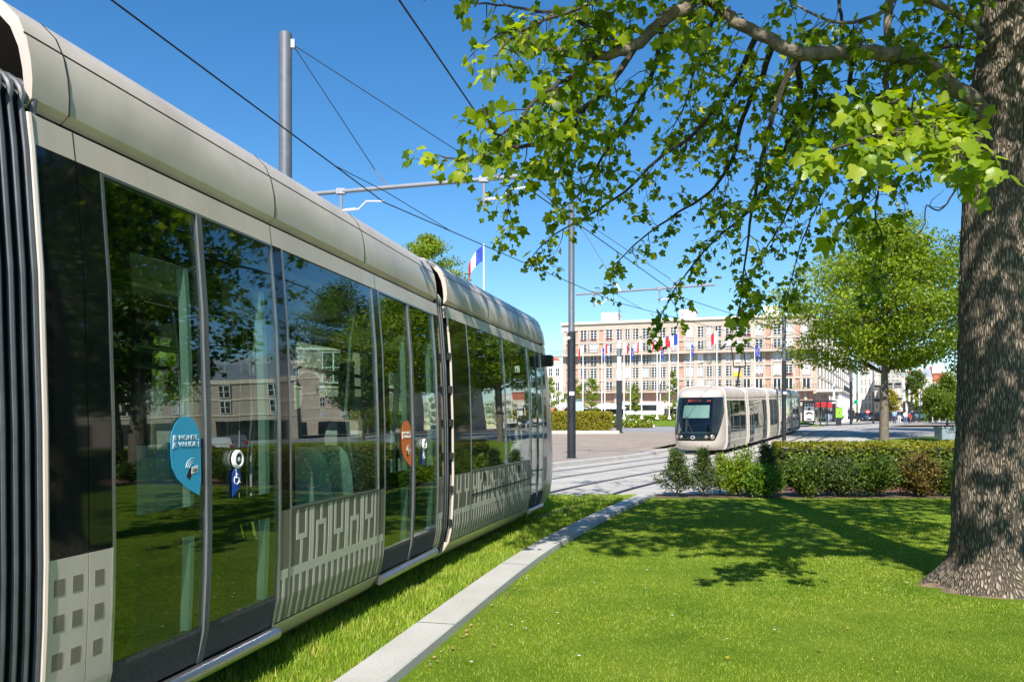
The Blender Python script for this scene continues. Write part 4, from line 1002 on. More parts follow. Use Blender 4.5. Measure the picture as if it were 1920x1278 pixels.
pp(1686,101,'person in dark top and white trousers with an orange bag, second of the waiting group',2.9,NAVY,WHT,foot=793,group=GP)
pp(1697.5,97,'person in white shirt and blue jeans seen from behind',3.0,WHT,JEAN,foot=796,group=GP)
pp(1705,102,'person in dark red and black bending beside the white shirted one',2.2,RED_,BLK,foot=794,group=GP,s=.85)
pp(1711,102,'person all in black at the right end of the waiting group',3.6,BLK,BLK,foot=793,group=GP)
GS='people at the bus shelter'
pp(1530.5,92,'person in dark clothes with bare legs sheltering just right of the portrait poster',.4,BLK,BLK,skirt=True,foot=791,group=GS)
pp(1544,94,'person in black jacket walking between shelter and lamp column',-.6,BLK,BLK,foot=791,group=GS,stride=.16)
pp(1552,95,'person in dark top and light blue jeans beside the lamp column',.3,BLK,LBL,foot=791,group=GS)
GW='people walking along the street'
pp(1591.5,118,'person in navy jacket left of the dark pole in the street',0.5,NAVY,NAVY,foot=786,group=GW)
pp(1600,120,'person in black right of the dark pole in the street',2.5,BLK,BLK,foot=787,group=GW)
GL='people by the apartment block at the left'
for px,t_,l_,lab in ((1035.5,ORG,NAVY,'person in an orange top at the far left edge by the building'),(1047.5,BEI,WHT,'person in beige with white trousers left of the platform pole'),(1056,PINK,NAVY,'person in a pink top left of the platform pole'),(1051.5,WHT,PUR,'person in white between the beige and the pink tops'),(1062,BLK,JEAN,'person in black close behind the platform pole')):
    pp(px,118,lab,random.uniform(0,6),t_,l_,foot=783,group=GL)
# ------------------------------------------------------------------ passenger in the near tram
po_=M1@Vector((.45,3.75,.0))+near.location
person('dark haired passenger inside the near tram holding the bar with a raised arm',(po_.x,po_.y,.30),-dirn+math.pi,BLK,BLK,raise_r=True,s=.98)
# ------------------------------------------------------------------ flags
def flagpole(px,Y,py_top,py_base,label,group='white flagpoles on the island lawn',r=.055):
    b=CH+(HY-py_base)/F*Y; H=(py_base-py_top)/F*Y
    t=thing('flagpole',label,'flagpole',((px-960)/F*Y,Y,b-.02),0,group)
    a=MB(); a.tube([(0,0,0),(0,0,H*.5),(0,0,H)],[r*1.3,r*1.1,r*.7],8); a.build('pole',M['whitemetal'],t,True)
    a=MB(); a.lathe([(.26,0),(.26,.05),(.10,.35),(.07,.5)],10); a.build('base_cone',M['whitemetal'],t,True)
    a=MB(); a.lathe([(.02,H),(.07,H+.05),(.02,H+.12)],8); a.build('finial',M['steel'],t,True)
    return t,H,b
def flag(px,Y,py_top,w,h,cols,label,side=-1,sag=.5,star=False,vert=False):
    """cloth hanging from its hoist edge: the fly end droops; cols = stripes from hoist to fly"""
    nx,nz=15,12; o=MB(); x0=(px-960)/F*Y; z0=CH+(HY-py_top)/F*Y; rows=[]; ph=random.uniform(0,6)
    for j in range(nz+1):
        r=[]
        for i in range(nx+1):
            u=i/nx; v=j/nz
            x=side*w*(u*(1-.45*sag*u)); yv=.16*w*math.sin(u*7+ph+v*2)*u**.6; z=-h*v-sag*w*1.0*u**1.25+.05*w*math.sin(u*9+v*3+ph)*u
            r.append((x0+side*.07+x,Y+yv,z0+z))
        rows.append(r)
    b=len(o.v); n=nx+1; o.v+=[p for r in rows for p in r]
    for j in range(nz):
        for i in range(nx): 
            o.f.append((b+j*n+i,b+j*n+i+1,b+(j+1)*n+i+1,b+(j+1)*n+i)); k=(j*len(cols)//nz) if vert else (i*len(cols)//nx); o.m.append(k)
    f=o.build('flag',cols,None,True); me=f.data; bpy_loc=Vector((x0,Y,z0)); 
    for v in me.vertices: v.co-=bpy_loc
    f.location=bpy_loc; tag(f,label,'flag','flags flying from the poles')
    if star:
        s=MB(); rr=min(w,h)*.28
        for k in range(12):
            a=2*math.pi*k/12; i=int(np.clip(nx*(.5+rr/w*math.cos(a)),0,nx)); j=int(np.clip(nz*(.5+rr/h*math.sin(a)),0,nz)); p=Vector(rows[j][i])-bpy_loc
            s.box(p.x-.035,p.x+.035,p.y-.02,p.y+.02,p.z-.035,p.z+.035)
        s.build('star_ring',M['yellow'],f)
    return f
FB,FW,FR=M['fblue'],M['fwhite'],M['red']
YF=95
FL=[(1093,646,781,'red','leftmost flagpole, flying a small red flag'),(1128.5,650,779,'eu','flagpole with a blue starred flag, left of the pair at the hedge'),(1134,643,779,'uk','flagpole with a red, white and blue flag, right of the pair at the hedge'),(1170,640,785,'red','flagpole just right of the lamp column, flying a red and white flag'),(1182,649,780,'eu','short flagpole with a hanging blue flag right of the lamp column'),(1203,636,785,'red','flagpole with a thin hanging red flag in the middle of the row'),(1232,632,785,'red','flagpole with a twisted red flag left of the large tricolour'),(1238,648,781,'eu','short flagpole with a small blue flag below the large flags'),(1255,627,785,'big','flagpole with a large red flag blowing left, blue at the pole'),(1271.5,622,785,'big2','tallest flagpole at the tram, its large flag blue beside the pole'),(1295,643,785,'eu','flagpole rising behind the far tram with a narrow blue flag'),(1344,620,785,'red2','flagpole rising behind the tram roof with a red and white flag'),(1415,646,785,'eu2','flagpole behind the pantograph with a blue starred flag')]
for i,(px,a,b,k,l) in enumerate(FL):
    Yp=YF+ (0 if b==785 else 6)
    flagpole(px,Yp,a,b,l); m=Yp/F*1.35
    fl=l.replace('flagpole','pole')
    if k=='red': flag(px,Yp,a+1,9*m,13*m,[FW,FR,FR],{1093:'small red flag on the leftmost pole',1170:'red and white flag just right of the lamp column',1203:'thin hanging red flag in the middle of the row',1232:'twisted red flag left of the large tricolour'}[px],1 if i in(3,) else -1,.9)
    elif k=='eu': flag(px,Yp,a+1,7*m,15*m,[FB],'narrow blue flag with gold stars on the %s'%('pair by the hedge' if i==1 else 'short pole right of the lamp column' if i==4 else 'short pole below the large flags' if i==7 else 'pole behind the far tram roof'),1 if i!=7 else 1,1.0,True)
    elif k=='uk': flag(px,Yp,a+1,11*m,13*m,[FR,FW,FB],'red, white and blue flag right of the pair at the hedge',1,.8)
    elif k=='big': flag(px,Yp,a+2,19*m,14*m,[FB,FW,FR,FR],'large tricolour blown left, second of the two biggest flags from the right',-1,.5)
    elif k=='big2': flag(px,Yp,a+4,20*m,15*m,[FB,FW,FR,FR],'largest tricolour at the tallest pole, blue by the pole and red at its left end',-1,.3)
    elif k=='red2': flag(px,Yp,a+1,10*m,16*m,[FW,FR,FR],'red and white flag above the far tram roof',-1,.6)
    else: flag(px,Yp,a+1,12*m,14*m,[FB],'blue starred flag flying beside the pantograph',1,.9,True)
flagpole(907,80,456,790,'flagpole rising alone behind the near tram roof against the sky','single tall flagpole behind the near tram',.09)
f=flag(906.5,80,461,46*80/F,28*80/F,[FB,FW,FR],'single french tricolour hanging against the sky above the near tram roof',-1,.92)

# ------------------------------------------------------------------ buildings
def windows_set(parent,frame_me,pane_mes,spots,rz=0):
    for i,(x,y,z,k) in enumerate(spots):
        o=bpy.data.objects.new('window',frame_me); COL.objects.link(o); o.parent=parent; o.location=(x,y,z); o.rotation_euler=(0,0,rz)
        q=bpy.data.objects.new('pane',pane_mes[k]); COL.objects.link(q); q.parent=o
def win_meshes(w,h,mull=1,tr=3,d=.12):
    a=MB(); t=.055
    a.box(-w/2,-w/2+t,-.02,d,0,h); a.box(w/2-t,w/2,-.02,d,0,h); a.box(-w/2+t,w/2-t,-.02,d,h-t,h); a.box(-w/2+t,w/2-t,-.02,d,0,t*1.3)
    for k in range(1,mull+1): x=-w/2+w*k/(mull+1); a.box(x-.05,x+.05,-.01,d-.02,t*1.3,h-t)
    for k in range(1,tr): z=h*k/tr; a.box(-w/2+t,w/2-t,0,d-.03,z-.03,z+.03)
    o=a.build('w',M['white']); fm=o.data; bpy.data.objects.remove(o)
    ps=[]
    for m in (M['pane'],M['pane_l'],M['fwhite']):
        a=MB(); a.box(-w/2+t,w/2-t,d-.03 if m is not M['fwhite'] else -.03,d,t,h-t); o=a.build('p',m); ps.append(o.data); bpy.data.objects.remove(o)
    return fm,ps
A=Vector((96/1500*165,165,g(165)-.3)); Bc=Vector((565/1500*150,150,0)); ax=(Bc-Vector((A.x,A.y,0))); Lf=ax.length; rzf=math.atan2(ax.y,ax.x)
ab=thing('apartment_block','long six storey pale stone apartment block with rows of white windows behind the flags','building',tuple(A),rzf)
H=20.3; zb=.3
def fx(px):
    t=(px-960)/1500; d=ax.normalized(); # A + s d : x = t*y
    return (t*A.y-A.x)/(d.x-t*d.y)
rowsz=[16.15,13.35,10.15,7.35,4.6]   # sill heights of the five main rows
def rz_from_px(py,Yv=157): return CH+(HY-py)/F*Yv-A.z
rowsz=[rz_from_px(p) for p in (632.5,655,681,706,729.5)]
HW=rz_from_px(611.5,157)-rz_from_px(632.5,157)-.05; HW=min(HW,2.3)
top=rz_from_px(600.5,157)
w_=MB(); w_.box(0,Lf,0.25,14,4.2,top,0); w_.box(0,Lf,3.0,14,-1,4.2,0)
w_.build('wall',[M['panel_p']],ab)
cols=[1094,1113,1142,1162,1176.5,1191,1211,1227,1242,1262,1293,1314,1330,1346,1367,1383,1400,1423,1457,1479,1512]
cx=[fx(p) for p in cols]; ww=[1.35]*21
# concrete frame
fr=MB()
fr.box(-.25,Lf+.25,0,.25,top-1.25,top)                         # attic band
floors=[rowsz[0]-.35]+[z-.35 for z in rowsz[1:]]
for z in floors: fr.box(-.1,Lf+.1,0,.25,z-.28,z+.12)
edges=[0]
for i,c in enumerate(cx):
    for e in (-.95,.95): 
        fr.box(c+e-.22,c+e+.22,.05,.27,rowsz[4]-.5,top-1.2)
for x in (0.3,fx(1200),fx(1255),fx(1304),fx(1357),fx(1411),fx(1468)): fr.box(x-.35,x+.35,-.03,.2,rowsz[4]-.5,top-1.2)
fr.build('concrete_frame',M['concrete_p'],ab)
co2=MB(); co2.box(-.4,Lf+.4,-.45,14,top,top+.45); co2.box(-.3,Lf+.3,-.25,.0,top-.15,top); co2.build('cornice',M['stoneb'],ab)
# openings: panes, frames
fm,ps=win_meshes(1.32,HW,1,4)
spots=[]; random.seed(3)
small=[]
for r,z in enumerate(rowsz):
    for c_,x in enumerate(cx):
        if len(spots)<100: spots.append((x,.10,z,random.choices([0,1,2],[7,3,.7])[0]))
        else: small.append((x,z))
windows_set(ab,fm,ps,spots)
a=MB()
for x,z in small: a.box(x-.62,x+.62,.12,.2,z,z+HW,0); a.box(x-.07,x+.07,.08,.14,z,z+HW,1); a.box(x-.7,x-.62,.05,.2,z,z+HW,1); a.box(x+.62,x+.7,.05,.2,z,z+HW,1)
zm=rz_from_px(753,157)
for x in cx: a.box(x-.75,x+.75,2.9,3.0,zm,zm+2.2,0); a.box(x-.06,x+.06,2.85,2.95,zm,zm+2.2,1); a.box(x-.83,x-.75,2.85,2.95,zm,zm+2.2,1); a.box(x+.75,x+.83,2.85,2.95,zm,zm+2.2,1)
o=a.build('window',[M['pane'],M['white']],ab); o['kind']='stuff'
# balconies
for zz,lab in ((rz_from_px(658,157)-.3,'upper'),(rz_from_px(733,157),'lower')):
    b_=MB(); b_.box(-2.6 if lab=='upper' else -3.5,Lf+1.2,-1.5,.1,zz-.24,zz); bo_=b_.build('balcony',M['concrete_p'],ab)
    r_=MB()
    x=-2.4
    while x<Lf+1: r_.box(x-.02,x+.02,-1.46,-1.42,zz,zz+1.0); x+=.55
    r_.box(-2.5,Lf+1.1,-1.47,-1.41,zz+.95,zz+1.0); r_.box(-2.5,Lf+1.1,-1.46,-1.42,zz+.45,zz+.48); r_.build('railing',M['poledark'],bo_)
# arcade: columns, lintel, dark shopfronts and pale awning
ac=MB(); zl=rz_from_px(756,157); zs=rz_from_px(762,157)
x=.6
while x<Lf: ac=MB(); ac.lathe([(.36,-1),(.34,zl+3)],12,c=(x,.1,0)); x+=5.15; ac.build('arcade_column',M['concrete_p'],ab,True)
b_=MB(); b_.box(-.2,Lf+.2,-.2,3.0,zl-.6,zl+.2); b_.build('mezzanine_parapet',M['concrete_p'],ab)
b_=MB(); b_.box(0,Lf,2.6,2.95,-1,zl-.5); b_.build('shopfront',M['pane'],ab)
b_=MB(); b_.box(-5,Lf*.55,-2.0,-.1,zs-.35,zs-.15); b_.box(Lf*.62,Lf*.8,-2,-.1,zs-.35,zs-.15); b_.build('awning',M['stucco_w'],ab)
for i,(p0,p1) in enumerate(((1125,1155),(1273,1303),(1431,1460))):
    b_=MB(); x0,x1=fx(p0),fx(p1); b_.box(x0,x1,1.5,6,top+.4,top+2.2); b_.box(x0-.1,x1+.1,1.4,6.1,top+2.2,top+2.4); b_.build('roof_housing',M['stucco_w'],ab)
a=MB()
for px in (1158,1279,1290): x=fx(px); a.tube([(x,2,top),(x,2,top+3.2)],.05,5); a.box(x-.6,x+.6,1.97,2.03,top+2.6,top+2.65); a.box(x-.4,x+.4,1.97,2.03,top+3.0,top+3.05)
a.build('roof_aerial',M['poledark'],ab)
# window boxes with flowers, a yellow cloth, balcony plants
a=MB(); rng=random.Random(5)
def blob(mb,x,y,z,w,h,n,mi):
    for _ in range(n):
        c=Vector((x+rng.uniform(-w,w),y+rng.uniform(-.25,.1),z+rng.uniform(0,h))); s_=.09
        mb.add([c+Vector((rng.uniform(-s_,s_),rng.uniform(-s_,s_),rng.uniform(-s_,s_))) for _ in range(4)],[(0,1,2),(0,2,3),(1,3,2)],mi)
for (ci,ri) in ((0,0),(1,0),(2,0),(14,0),(15,0),(16,0),(17,3),(19,3)): blob(a,cx[ci],-.05,rowsz[ri],.7,.4,60,0)
for (ci,ri) in ((2,2),(1,2),(11,2),(12,2),(13,2),(18,3)): blob(a,cx[ci],-.05,rowsz[ri],.5,.45,40,1)
for k in range(26): blob(a,rng.choice(cx)+rng.uniform(-2,2),-1.2,rz_from_px(733,157),.5,rng.choice([.6,.9,1.5]),50,1)
a.build('window_box_flowers',[M['leaf_brown'] if False else cloth('geranium',(.35,.02,.02)),M['leaf_mid']],ab)
a=MB(); a.box(cx[15]-.75,cx[15]+.75,-.08,-.02,rowsz[3]-.1,rowsz[3]+.75); a.build('yellow_cloth',M['yellow'],ab)

def block(name,label,loc,rz,w,d,h,floors,ncol,wall,roof=None,roofh=0,ww=1.1,wh=1.7,mats_=0,z00=3.6,gable=False,balc=False):
    t=thing(name,label,'building',loc,rz); a=MB(); a.box(0,w,0,d,-2,h); a.build('wall',wall,t)
    c=MB(); c.box(-.15,w+.15,-.2,d,h-.4,h+.15); c.build('cornice',M['stoneb'],t)
    if roof:
        r=MB()
        if gable: r.add([(-.2,-.2,h+.16),(w+.2,-.2,h+.16),(w+.2,d,h+.16),(-.2,d,h+.16),(w/2,-.2,h+roofh),(w/2,d,h+roofh)],[(0,1,4),(2,3,5),(0,4,5,3),(1,2,5,4),(0,3,2,1)])
        else: r.add([(0,0,h+.16),(w,0,h+.16),(w,d,h+.16),(0,d,h+.16),(.8,1.6,h+roofh),(w-.8,1.6,h+roofh),(w-.8,d-1.6,h+roofh),(.8,d-1.6,h+roofh)],[(0,1,5,4),(1,2,6,5),(2,3,7,6),(3,0,4,7),(4,5,6,7)])
        r.build('roof',roof,t)
        if roofh>1.2:
            q=MB(); q.box(w*.2,w*.2+1,d*.3,d*.3+.8,h,h+roofh+1); q.box(w*.75,w*.75+1,d*.3,d*.3+.8,h,h+roofh+1); q.build('chimney',M['brick'],t)
    if floors and ncol:
        fm,ps=win_meshes(ww,wh,1,2,.1); fh=(h-z00-.6)/floors; sp=[]
        for f in range(floors):
            for c_ in range(ncol): sp.append((w*(c_+.5)/ncol,-.15,z00+fh*f+.5,rng.choices([0,1],[5,2])[0]))
        windows_set(t,fm,ps,sp[:100])
        sl_=MB()
        for f in range(floors): sl_.box(0,w,-.12,0,z00+fh*f+.1,z00+fh*f+.3)
        if balc:
            for f in range(1,floors,2):
                for c_ in range(0,ncol,2): sl_.box(w*(c_+.5)/ncol-.9,w*(c_+.5)/ncol+.9,-.7,0,z00+fh*f+.3,z00+fh*f+.4)
        sl_.build('string_course',M['stoneb'],t)
        if balc:
            rl=MB()
            for f in range(1,floors,2):
                for c_ in range(0,ncol,2): rl.box(w*(c_+.5)/ncol-.9,w*(c_+.5)/ncol+.9,-.72,-.66,z00+fh*f+.4,z00+fh*f+1.3)
            rl.build('balcony_railing',M['poledark'],t)
        sf=MB(); 
        for c_ in range(max(2,ncol//2)): sf.box(w*(c_+.12)/max(2,ncol//2),w*(c_+.88)/max(2,ncol//2),-.05,.05,0,3.0)
        sf.build('shopfront',M['pane'],t)
    return t
# side wing along the street (front faces left towards the street)
sd=Vector((.49,1,0)).normalized(); Cn=Vector((Bc.x+1.0,150.5,0)); rzs=math.atan2(sd.y,sd.x)
block('street_wing','pale stone wing running back down the street from the corner of the apartment block',(Cn.x,Cn.y,g(150)-.3),rzs,118,10,19.6,6,16,M['concrete_p'],None,0,1.3,1.9)
wb=thing('corner_canopy','pale canopy with a dark railing at the corner of the apartment block','canopy',(Cn.x,Cn.y,g(150)),rzs)
a=MB(); a.box(-3,24,-4.5,0,5.6,6.0); a.build('canopy_slab',M['stoneb'],wb)
a=MB(); a.box(2,24,-4.45,-4.38,6.9,7.0)
for k in range(40): a.box(2+k*.56,2.08+k*.56,-4.44,-4.40,6.0,6.95)
a.build('railing',M['poledark'],wb)
for k in range(6): a=MB(); a.lathe([(.3,-.5),(.3,5.6)],12,c=(-2+k*5,-4.0,0)); a.build('column',M['white'],wb,True)
def facing(px0,px1,Y,py_top,name,label,floors,ncol,wall,roof=None,roofh=0,gable=False,balc=False,turn=None,d=14):
    t0_=(px0-960)/F; t1_=(px1-960)/F; x0=t0_*Y; h=CH+(HY-py_top)/F*Y-g(Y); rz=-math.atan((t0_+t1_)/2)
    w=(t1_*Y-x0)/(math.cos(rz)-t1_*math.sin(rz))
    return block(name,label,(x0,Y,g(Y)-.2),rz,w,d,h,floors,ncol,wall,roof,roofh,min(1.3,w/max(1,ncol)*.5),1.9,gable=gable,balc=balc)
facing(1612,1642,262,690,'town_house','tall white town house with a slate roof between the stone wing and the tree trunk',5,4,M['stucco_w'],M['zinc'],3.2)
facing(1640,1662,245,699,'town_house','beige town house with dark balconies close behind the tree trunk, left side',5,3,M['stoneb'],M['zinc'],2.5,balc=True)
facing(1663,1697,235,693,'town_house','beige town house with dark balconies right of the tree trunk',5,4,M['concrete_p'],M['zinc'],2.0,balc=True)
facing(1697,1730,300,712,'gabled_house','low cream house with a plain gable right of the town houses',2,3,M['stoneb'],M['zinc'],3.5,gable=True)
facing(1727,1748,330,708,'slate_roofed_house','small house with a blue grey roof left of the brick building',2,2,M['stucco_w'],M['zinc'],4)
facing(1741,1778,340,697,'brick_building','red brick building on the skyline at the right, above the planter bush',3,5,M['brick'],None,0)
facing(1776,1830,330,702,'pale_building','pale building right of the brick one on the skyline',3,5,M['stucco_w'],None,0)
facing(1748,1775,315,716,'tiled_house','low house with an orange tile roof in front of the brick building',1,3,M['stoneb'],M['tile'],3)
facing(960,1052,190,676,'white_building','low white building at the left end of the apartment block, behind the platform pole',3,7,M['stucco_w'],M['tile'],1.0)
# buildings that the tram windows and side views look at
block('town_hall','pale columned town hall wing across the plaza, seen only through the tram windows',(-50,62,.8),rad(8),41,14,10.5,2,11,M['conc_dark'],None,0,1.8,2.6)
block('office_block','pale office block across the street to the right of the frame',(54,72,.8),rad(-38),70,16,8.5,2,14,M['concrete_p'],M['zinc'],2.5)
block('terrace_block','cream terrace across the street far right of the frame',(62,18,0),rad(-80),44,14,12,4,11,M['stucco_w'],M['zinc'],2.5)

block('horizon_block','unseen cream block added behind the big trunk to keep low sky out of tram reflections',(69,116,g(116)),rad(-16),95,14,15,4,24,M['concrete_p'],M['zinc'],3)  # unseen, added so the tram glass mirrors walls instead of low sky
# ------------------------------------------------------------------ vehicles
def car(label,p,rz,paint,group='cars parked along the street'):
    t=thing('parked_car',label,'car',p,rz,group)
    X=[(-2.1,.45,.55),(-2.08,.62,.80),(-1.9,.93,.84),(-1.2,.98,.86),(.7,.98,.86),(1.5,.86,.84),(2.0,.70,.78),(2.1,.5,.6)]
    b=MB(); rows=[]
    for x,z,w_ in X: rows.append([(x,-w_*.92,.28),(x,-w_,.5 if z>.55 else .4),(x,-w_*.97,z*.86),(x,-w_*.82,z),(x,w_*.82,z),(x,w_*.97,z*.86),(x,w_,.5 if z>.55 else .4),(x,w_*.92,.28)])
    b.grid(rows,0,True); b.add(rows[0],[tuple(range(8))]); b.add(rows[-1],[tuple(range(8))])
    b.grid([[(-1.95,-.7,.94),(-1.95,.7,.94)],[(-1.5,-.62,1.40),(-1.5,.62,1.40)],[(-.9,-.6,1.47),(-.9,.6,1.47)],[(.1,-.6,1.46),(.1,.6,1.46)],[(.25,-.60,1.42),(.25,.60,1.42)]])
    b.build('body',paint,t,True)
    c=MB(); c.grid([[(-1.9,-.74,.94),(-1.45,-.60,1.40),(-.6,-.59,1.44),(.2,-.59,1.42),(1.1,-.74,.95)],[(-1.9,.74,.94),(-1.45,.60,1.40),(-.6,.59,1.44),(.2,.59,1.42),(1.1,.74,.95)]])
    for s_ in (-1,1): c.add([(-1.8,s_*.80,.95),(-1.4,s_*.63,1.38),(-.6,s_*.61,1.42),(.2,s_*.61,1.40),(1.0,s_*.80,.95)],[(0,1,2,3,4)])
    c.build('glass',M['glass_car'],t)
    for x in (-1.3,1.35):
        for s_ in (-1,1):
            q=MB(); q.lathe([(.2,-.1),(.31,-.1),(.33,-.06),(.33,.06),(.31,.1),(.2,.1)],16); o=q.build('wheel',M['tyre'],t,True); o.location=(x,s_*.76,.33); o.rotation_euler=(math.pi/2,0,0)
            q=MB(); q.lathe([(.04,-.105),(.2,-.102),(.2,.102),(.04,.105)],10); q.build('rim',M['steel'],o)
    for s_ in (-1,1):
        q=MB(); q.bevbox(1.96,2.09,s_*.58-.16,s_*.58+.16,.60,.74,.02); q.build('headlight',M['headlight'],t)
        q=MB(); q.bevbox(-2.11,-2.0,s_*.62-.12,s_*.62+.12,.68,.84,.02); q.build('tail_light',M['red'],t)
    q=MB(); q.box(2.08,2.12,-.26,.26,.42,.52); q.build('number_plate',M['white'],t)
    return t
C1=mat('car_navy',(.02,.03,.05),.2,.2,.05,coat=1); C2=mat('car_silver',(.35,.36,.38),.25,.6,.05,coat=1); C3=mat('car_black',(.015,.015,.018),.2,0,.05,coat=1); C4=mat('car_blue',(.12,.25,.42),.25,.2,.05,coat=1); C5=mat('car_white',(.65,.66,.68),.25,0,.03,coat=1)
def cp(px,Y,foot): return ((px-960)/F*Y,Y,CH+(HY-foot)/F*Y)
car('dark navy car facing the street beside the slim pole, left of the no entry sign',cp(1613,142,788.5),rad(-68),C1)
car('black car behind the pole right of the no entry sign',cp(1646,150,788),rad(-65),C3)
car('dark car half hidden behind the small tree trunk, right side',cp(1671,148,788),rad(-60),C1)
car('silver car behind the people at the bus shelter',cp(1557,125,788),rad(20),C2)
car('light blue car right of the waiting crowd near the planter bush',cp(1722,140,786),rad(10),C4)
car('white car parked to the right of the frame, mirrored in the tram windows',(34,40,g(40)),rad(40),C5)
car('dark car parked to the right of the frame, mirrored in the tram windows',(31,35,0),rad(42),C3)
car('silver car parked to the right of the frame, mirrored in the tram windows',(37.5,45,g(45)),rad(40),C2)
# bus at the foot of the apartment block
bp=at(1205,140,.0); bs=thing('bus','long white bus standing under the arcade behind the flagpoles','bus',(bp.x,bp.y,g(140)-.0),rad(-3)); zb_=CH+(HY-781)/F*140-g(140)
a=MB(); a.bevbox(-3.6,3.6,-1.25,1.25,.35+zb_*0,3.0,.15); a.build('body',M['white'],bs)
a=MB(); a.box(-3.3,2.5,-1.27,-1.24,1.5,2.5); a.box(2.6,3.62,-1.1,1.1,1.2,2.6); a.build('window_band',M['glass_car'],bs)
for x in (-2.2,2.2):
    q=MB(); q.lathe([(.2,-.12),(.45,-.12),(.48,0),(.45,.12),(.2,.12)],14); o=q.build('wheel',M['tyre'],bs,True); o.location=(x,-1.15,.48); o.rotation_euler=(math.pi/2,0,0)
bs.location.z=CH+(HY-776)/F*140-.9

# ------------------------------------------------------------------ street furniture
# bus shelter with a portrait poster
Ys=88; sc=Ys/F
sp_=at(1517,Ys); sh=thing('bus_shelter','dark bus shelter with a portrait poster in its end frame','bus shelter',(sp_.x,Ys,g(Ys)))
def X(px): return (px-1517)*sc
def Zz(py): return CH+(HY-py)*sc-g(Ys)
a=MB(); a.bevbox(X(1505),X(1527.5),-.12,.12,Zz(791.5),Zz(754),.03); a.build('poster_frame',M['poledark'],sh)
a=MB(); a.box(X(1507),X(1525.5),-.14,-.125,Zz(788),Zz(761)); a.build('poster',M['white'],sh)
a=MB(); cx_=X(1516); 
a.lathe([(0.01,0),(.12,.05),(.14,.16),(.10,.28),(.01,.32)],10,c=(0,0,0)); a.v=[(x_*1+cx_,-.15+y_*.05,z_+Zz(770.8)) for x_,y_,z_ in a.v]; a.build('portrait_head',M['skin'],sh,True)
a=MB(); a.prism([(-.15,-.02),(-.14,.20),(0,.30),(.14,.20),(.15,-.02),(.1,.1),(-.1,.1)],.006,lambda u,v_,d:(cx_+u,-.163-d,Zz(769)+v_)); a.prism([(-.45,-.1),(-.15,.12),(.2,.12),(.48,-.15),(.35,-.22),(.1,-.05),(-.3,-.18)],.006,lambda u,v_,d:(cx_+u,-.146-d,Zz(774)+v_)); a.prism([(-.36,0),(.36,0),(.22,.18),(-.2,.18)],.006,lambda u,v_,d:(cx_+u,-.146-d,Zz(787)+v_)); a.build('portrait_figure',M['black'],sh)
a=MB(); a.box(X(1505),X(1558),-1.2,.9,Zz(753.5),Zz(750.5)); a.build('roof',M['poledark'],sh)
a=MB(); a.box(X(1526),X(1556),.6,.63,Zz(789),Zz(756)); a.build('glass_wall',M['glass2'],sh)
a=MB(); 
for px in (1529,1542,1555): a.box(X(px)-.05,X(px)+.05,.55,.65,0,Zz(753))
a.build('post',M['poledark'],sh)
a=MB(); 
for k in range(4): a.lathe([(.10,0),(.10,.02)],10,c=(X(1509+k*5),-.13,Zz(757.5)))
a.v=[(x_,-.14-(z_-Zz(757.5)),Zz(757.5)+(y_+.13)) for x_,y_,z_ in a.v]; a.build('shelter_spotlight',M['white'],sh)
a=MB(); a.box(X(1530),X(1548),.0,.4,.42,.48); a.build('bench',M['steel'],sh)
rs=thing('sun_umbrella','red sunshade opened behind the bus shelter','sunshade',tuple(at(1543,104)),0)
a=MB(); a.lathe([(1.7,2.3),(1.65,2.5),(.8,3.0),(.05,3.3)],8); a.build('canopy',M['red'],rs,True); a=MB(); a.lathe([(.03,0),(.03,3.3)],6); a.build('pole',M['whitemetal'],rs)
# green poster
q=at(1572.5,96); gp=thing('advertising_panel','lime green street poster in a dark frame right of the lamp column','poster panel',(q.x,96,g(96))); k=96/F
a=MB(); a.bevbox(-7*k,7*k,-.1,.1,CH+(HY-784)*k-g(96),CH+(HY-763.5)*k-g(96),.03); a.build('frame',M['poledark'],gp)
a=MB(); a.box(-6.2*k,6.2*k,-.12,-.105,CH+(HY-782.5)*k-g(96),CH+(HY-764.5)*k-g(96)); a.build('poster',cloth('lime',(.22,.50,.03)),gp)
a=MB(); zc=CH+(HY-771.5)*k-g(96); a.prism([(-.12,-.1),(.0,.16),(.14,.02)],.004,lambda u,v_,d:(u,-.122-d,zc+v_),0); a.prism([(-.1,-.2),(.14,0),(.1,-.2)],.004,lambda u,v_,d:(u,-.122-d,zc+v_),1); a.build('poster_mark',[M['orange_st'],M['fblue']],gp)
a=MB(); a.box(-.3,.3,-.08,.08,0,CH+(HY-783.5)*k-g(96)); a.build('foot',M['poledark'],gp)
# no entry sign
q=at(1626.5,116); ne=thing('no_entry_sign','red round no entry sign on a thin post between two dark poles','road sign',(q.x,116,g(116))); k=116/F
a=MB(); a.tube([(0,0,0),(0,0,CH+(HY-768)*k-g(116))],.04,8); a.build('post',M['polegrey'],ne)
zc=CH+(HY-771.5)*k-g(116); a=MB(); a.tube([(0,-.07,zc),(0,-.04,zc)],.32,20); a.build('disc',M['red'],ne); a=MB(); a.box(-.22,.22,-.085,-.072,zc-.05,zc+.05); a.build('bar',M['white'],ne)
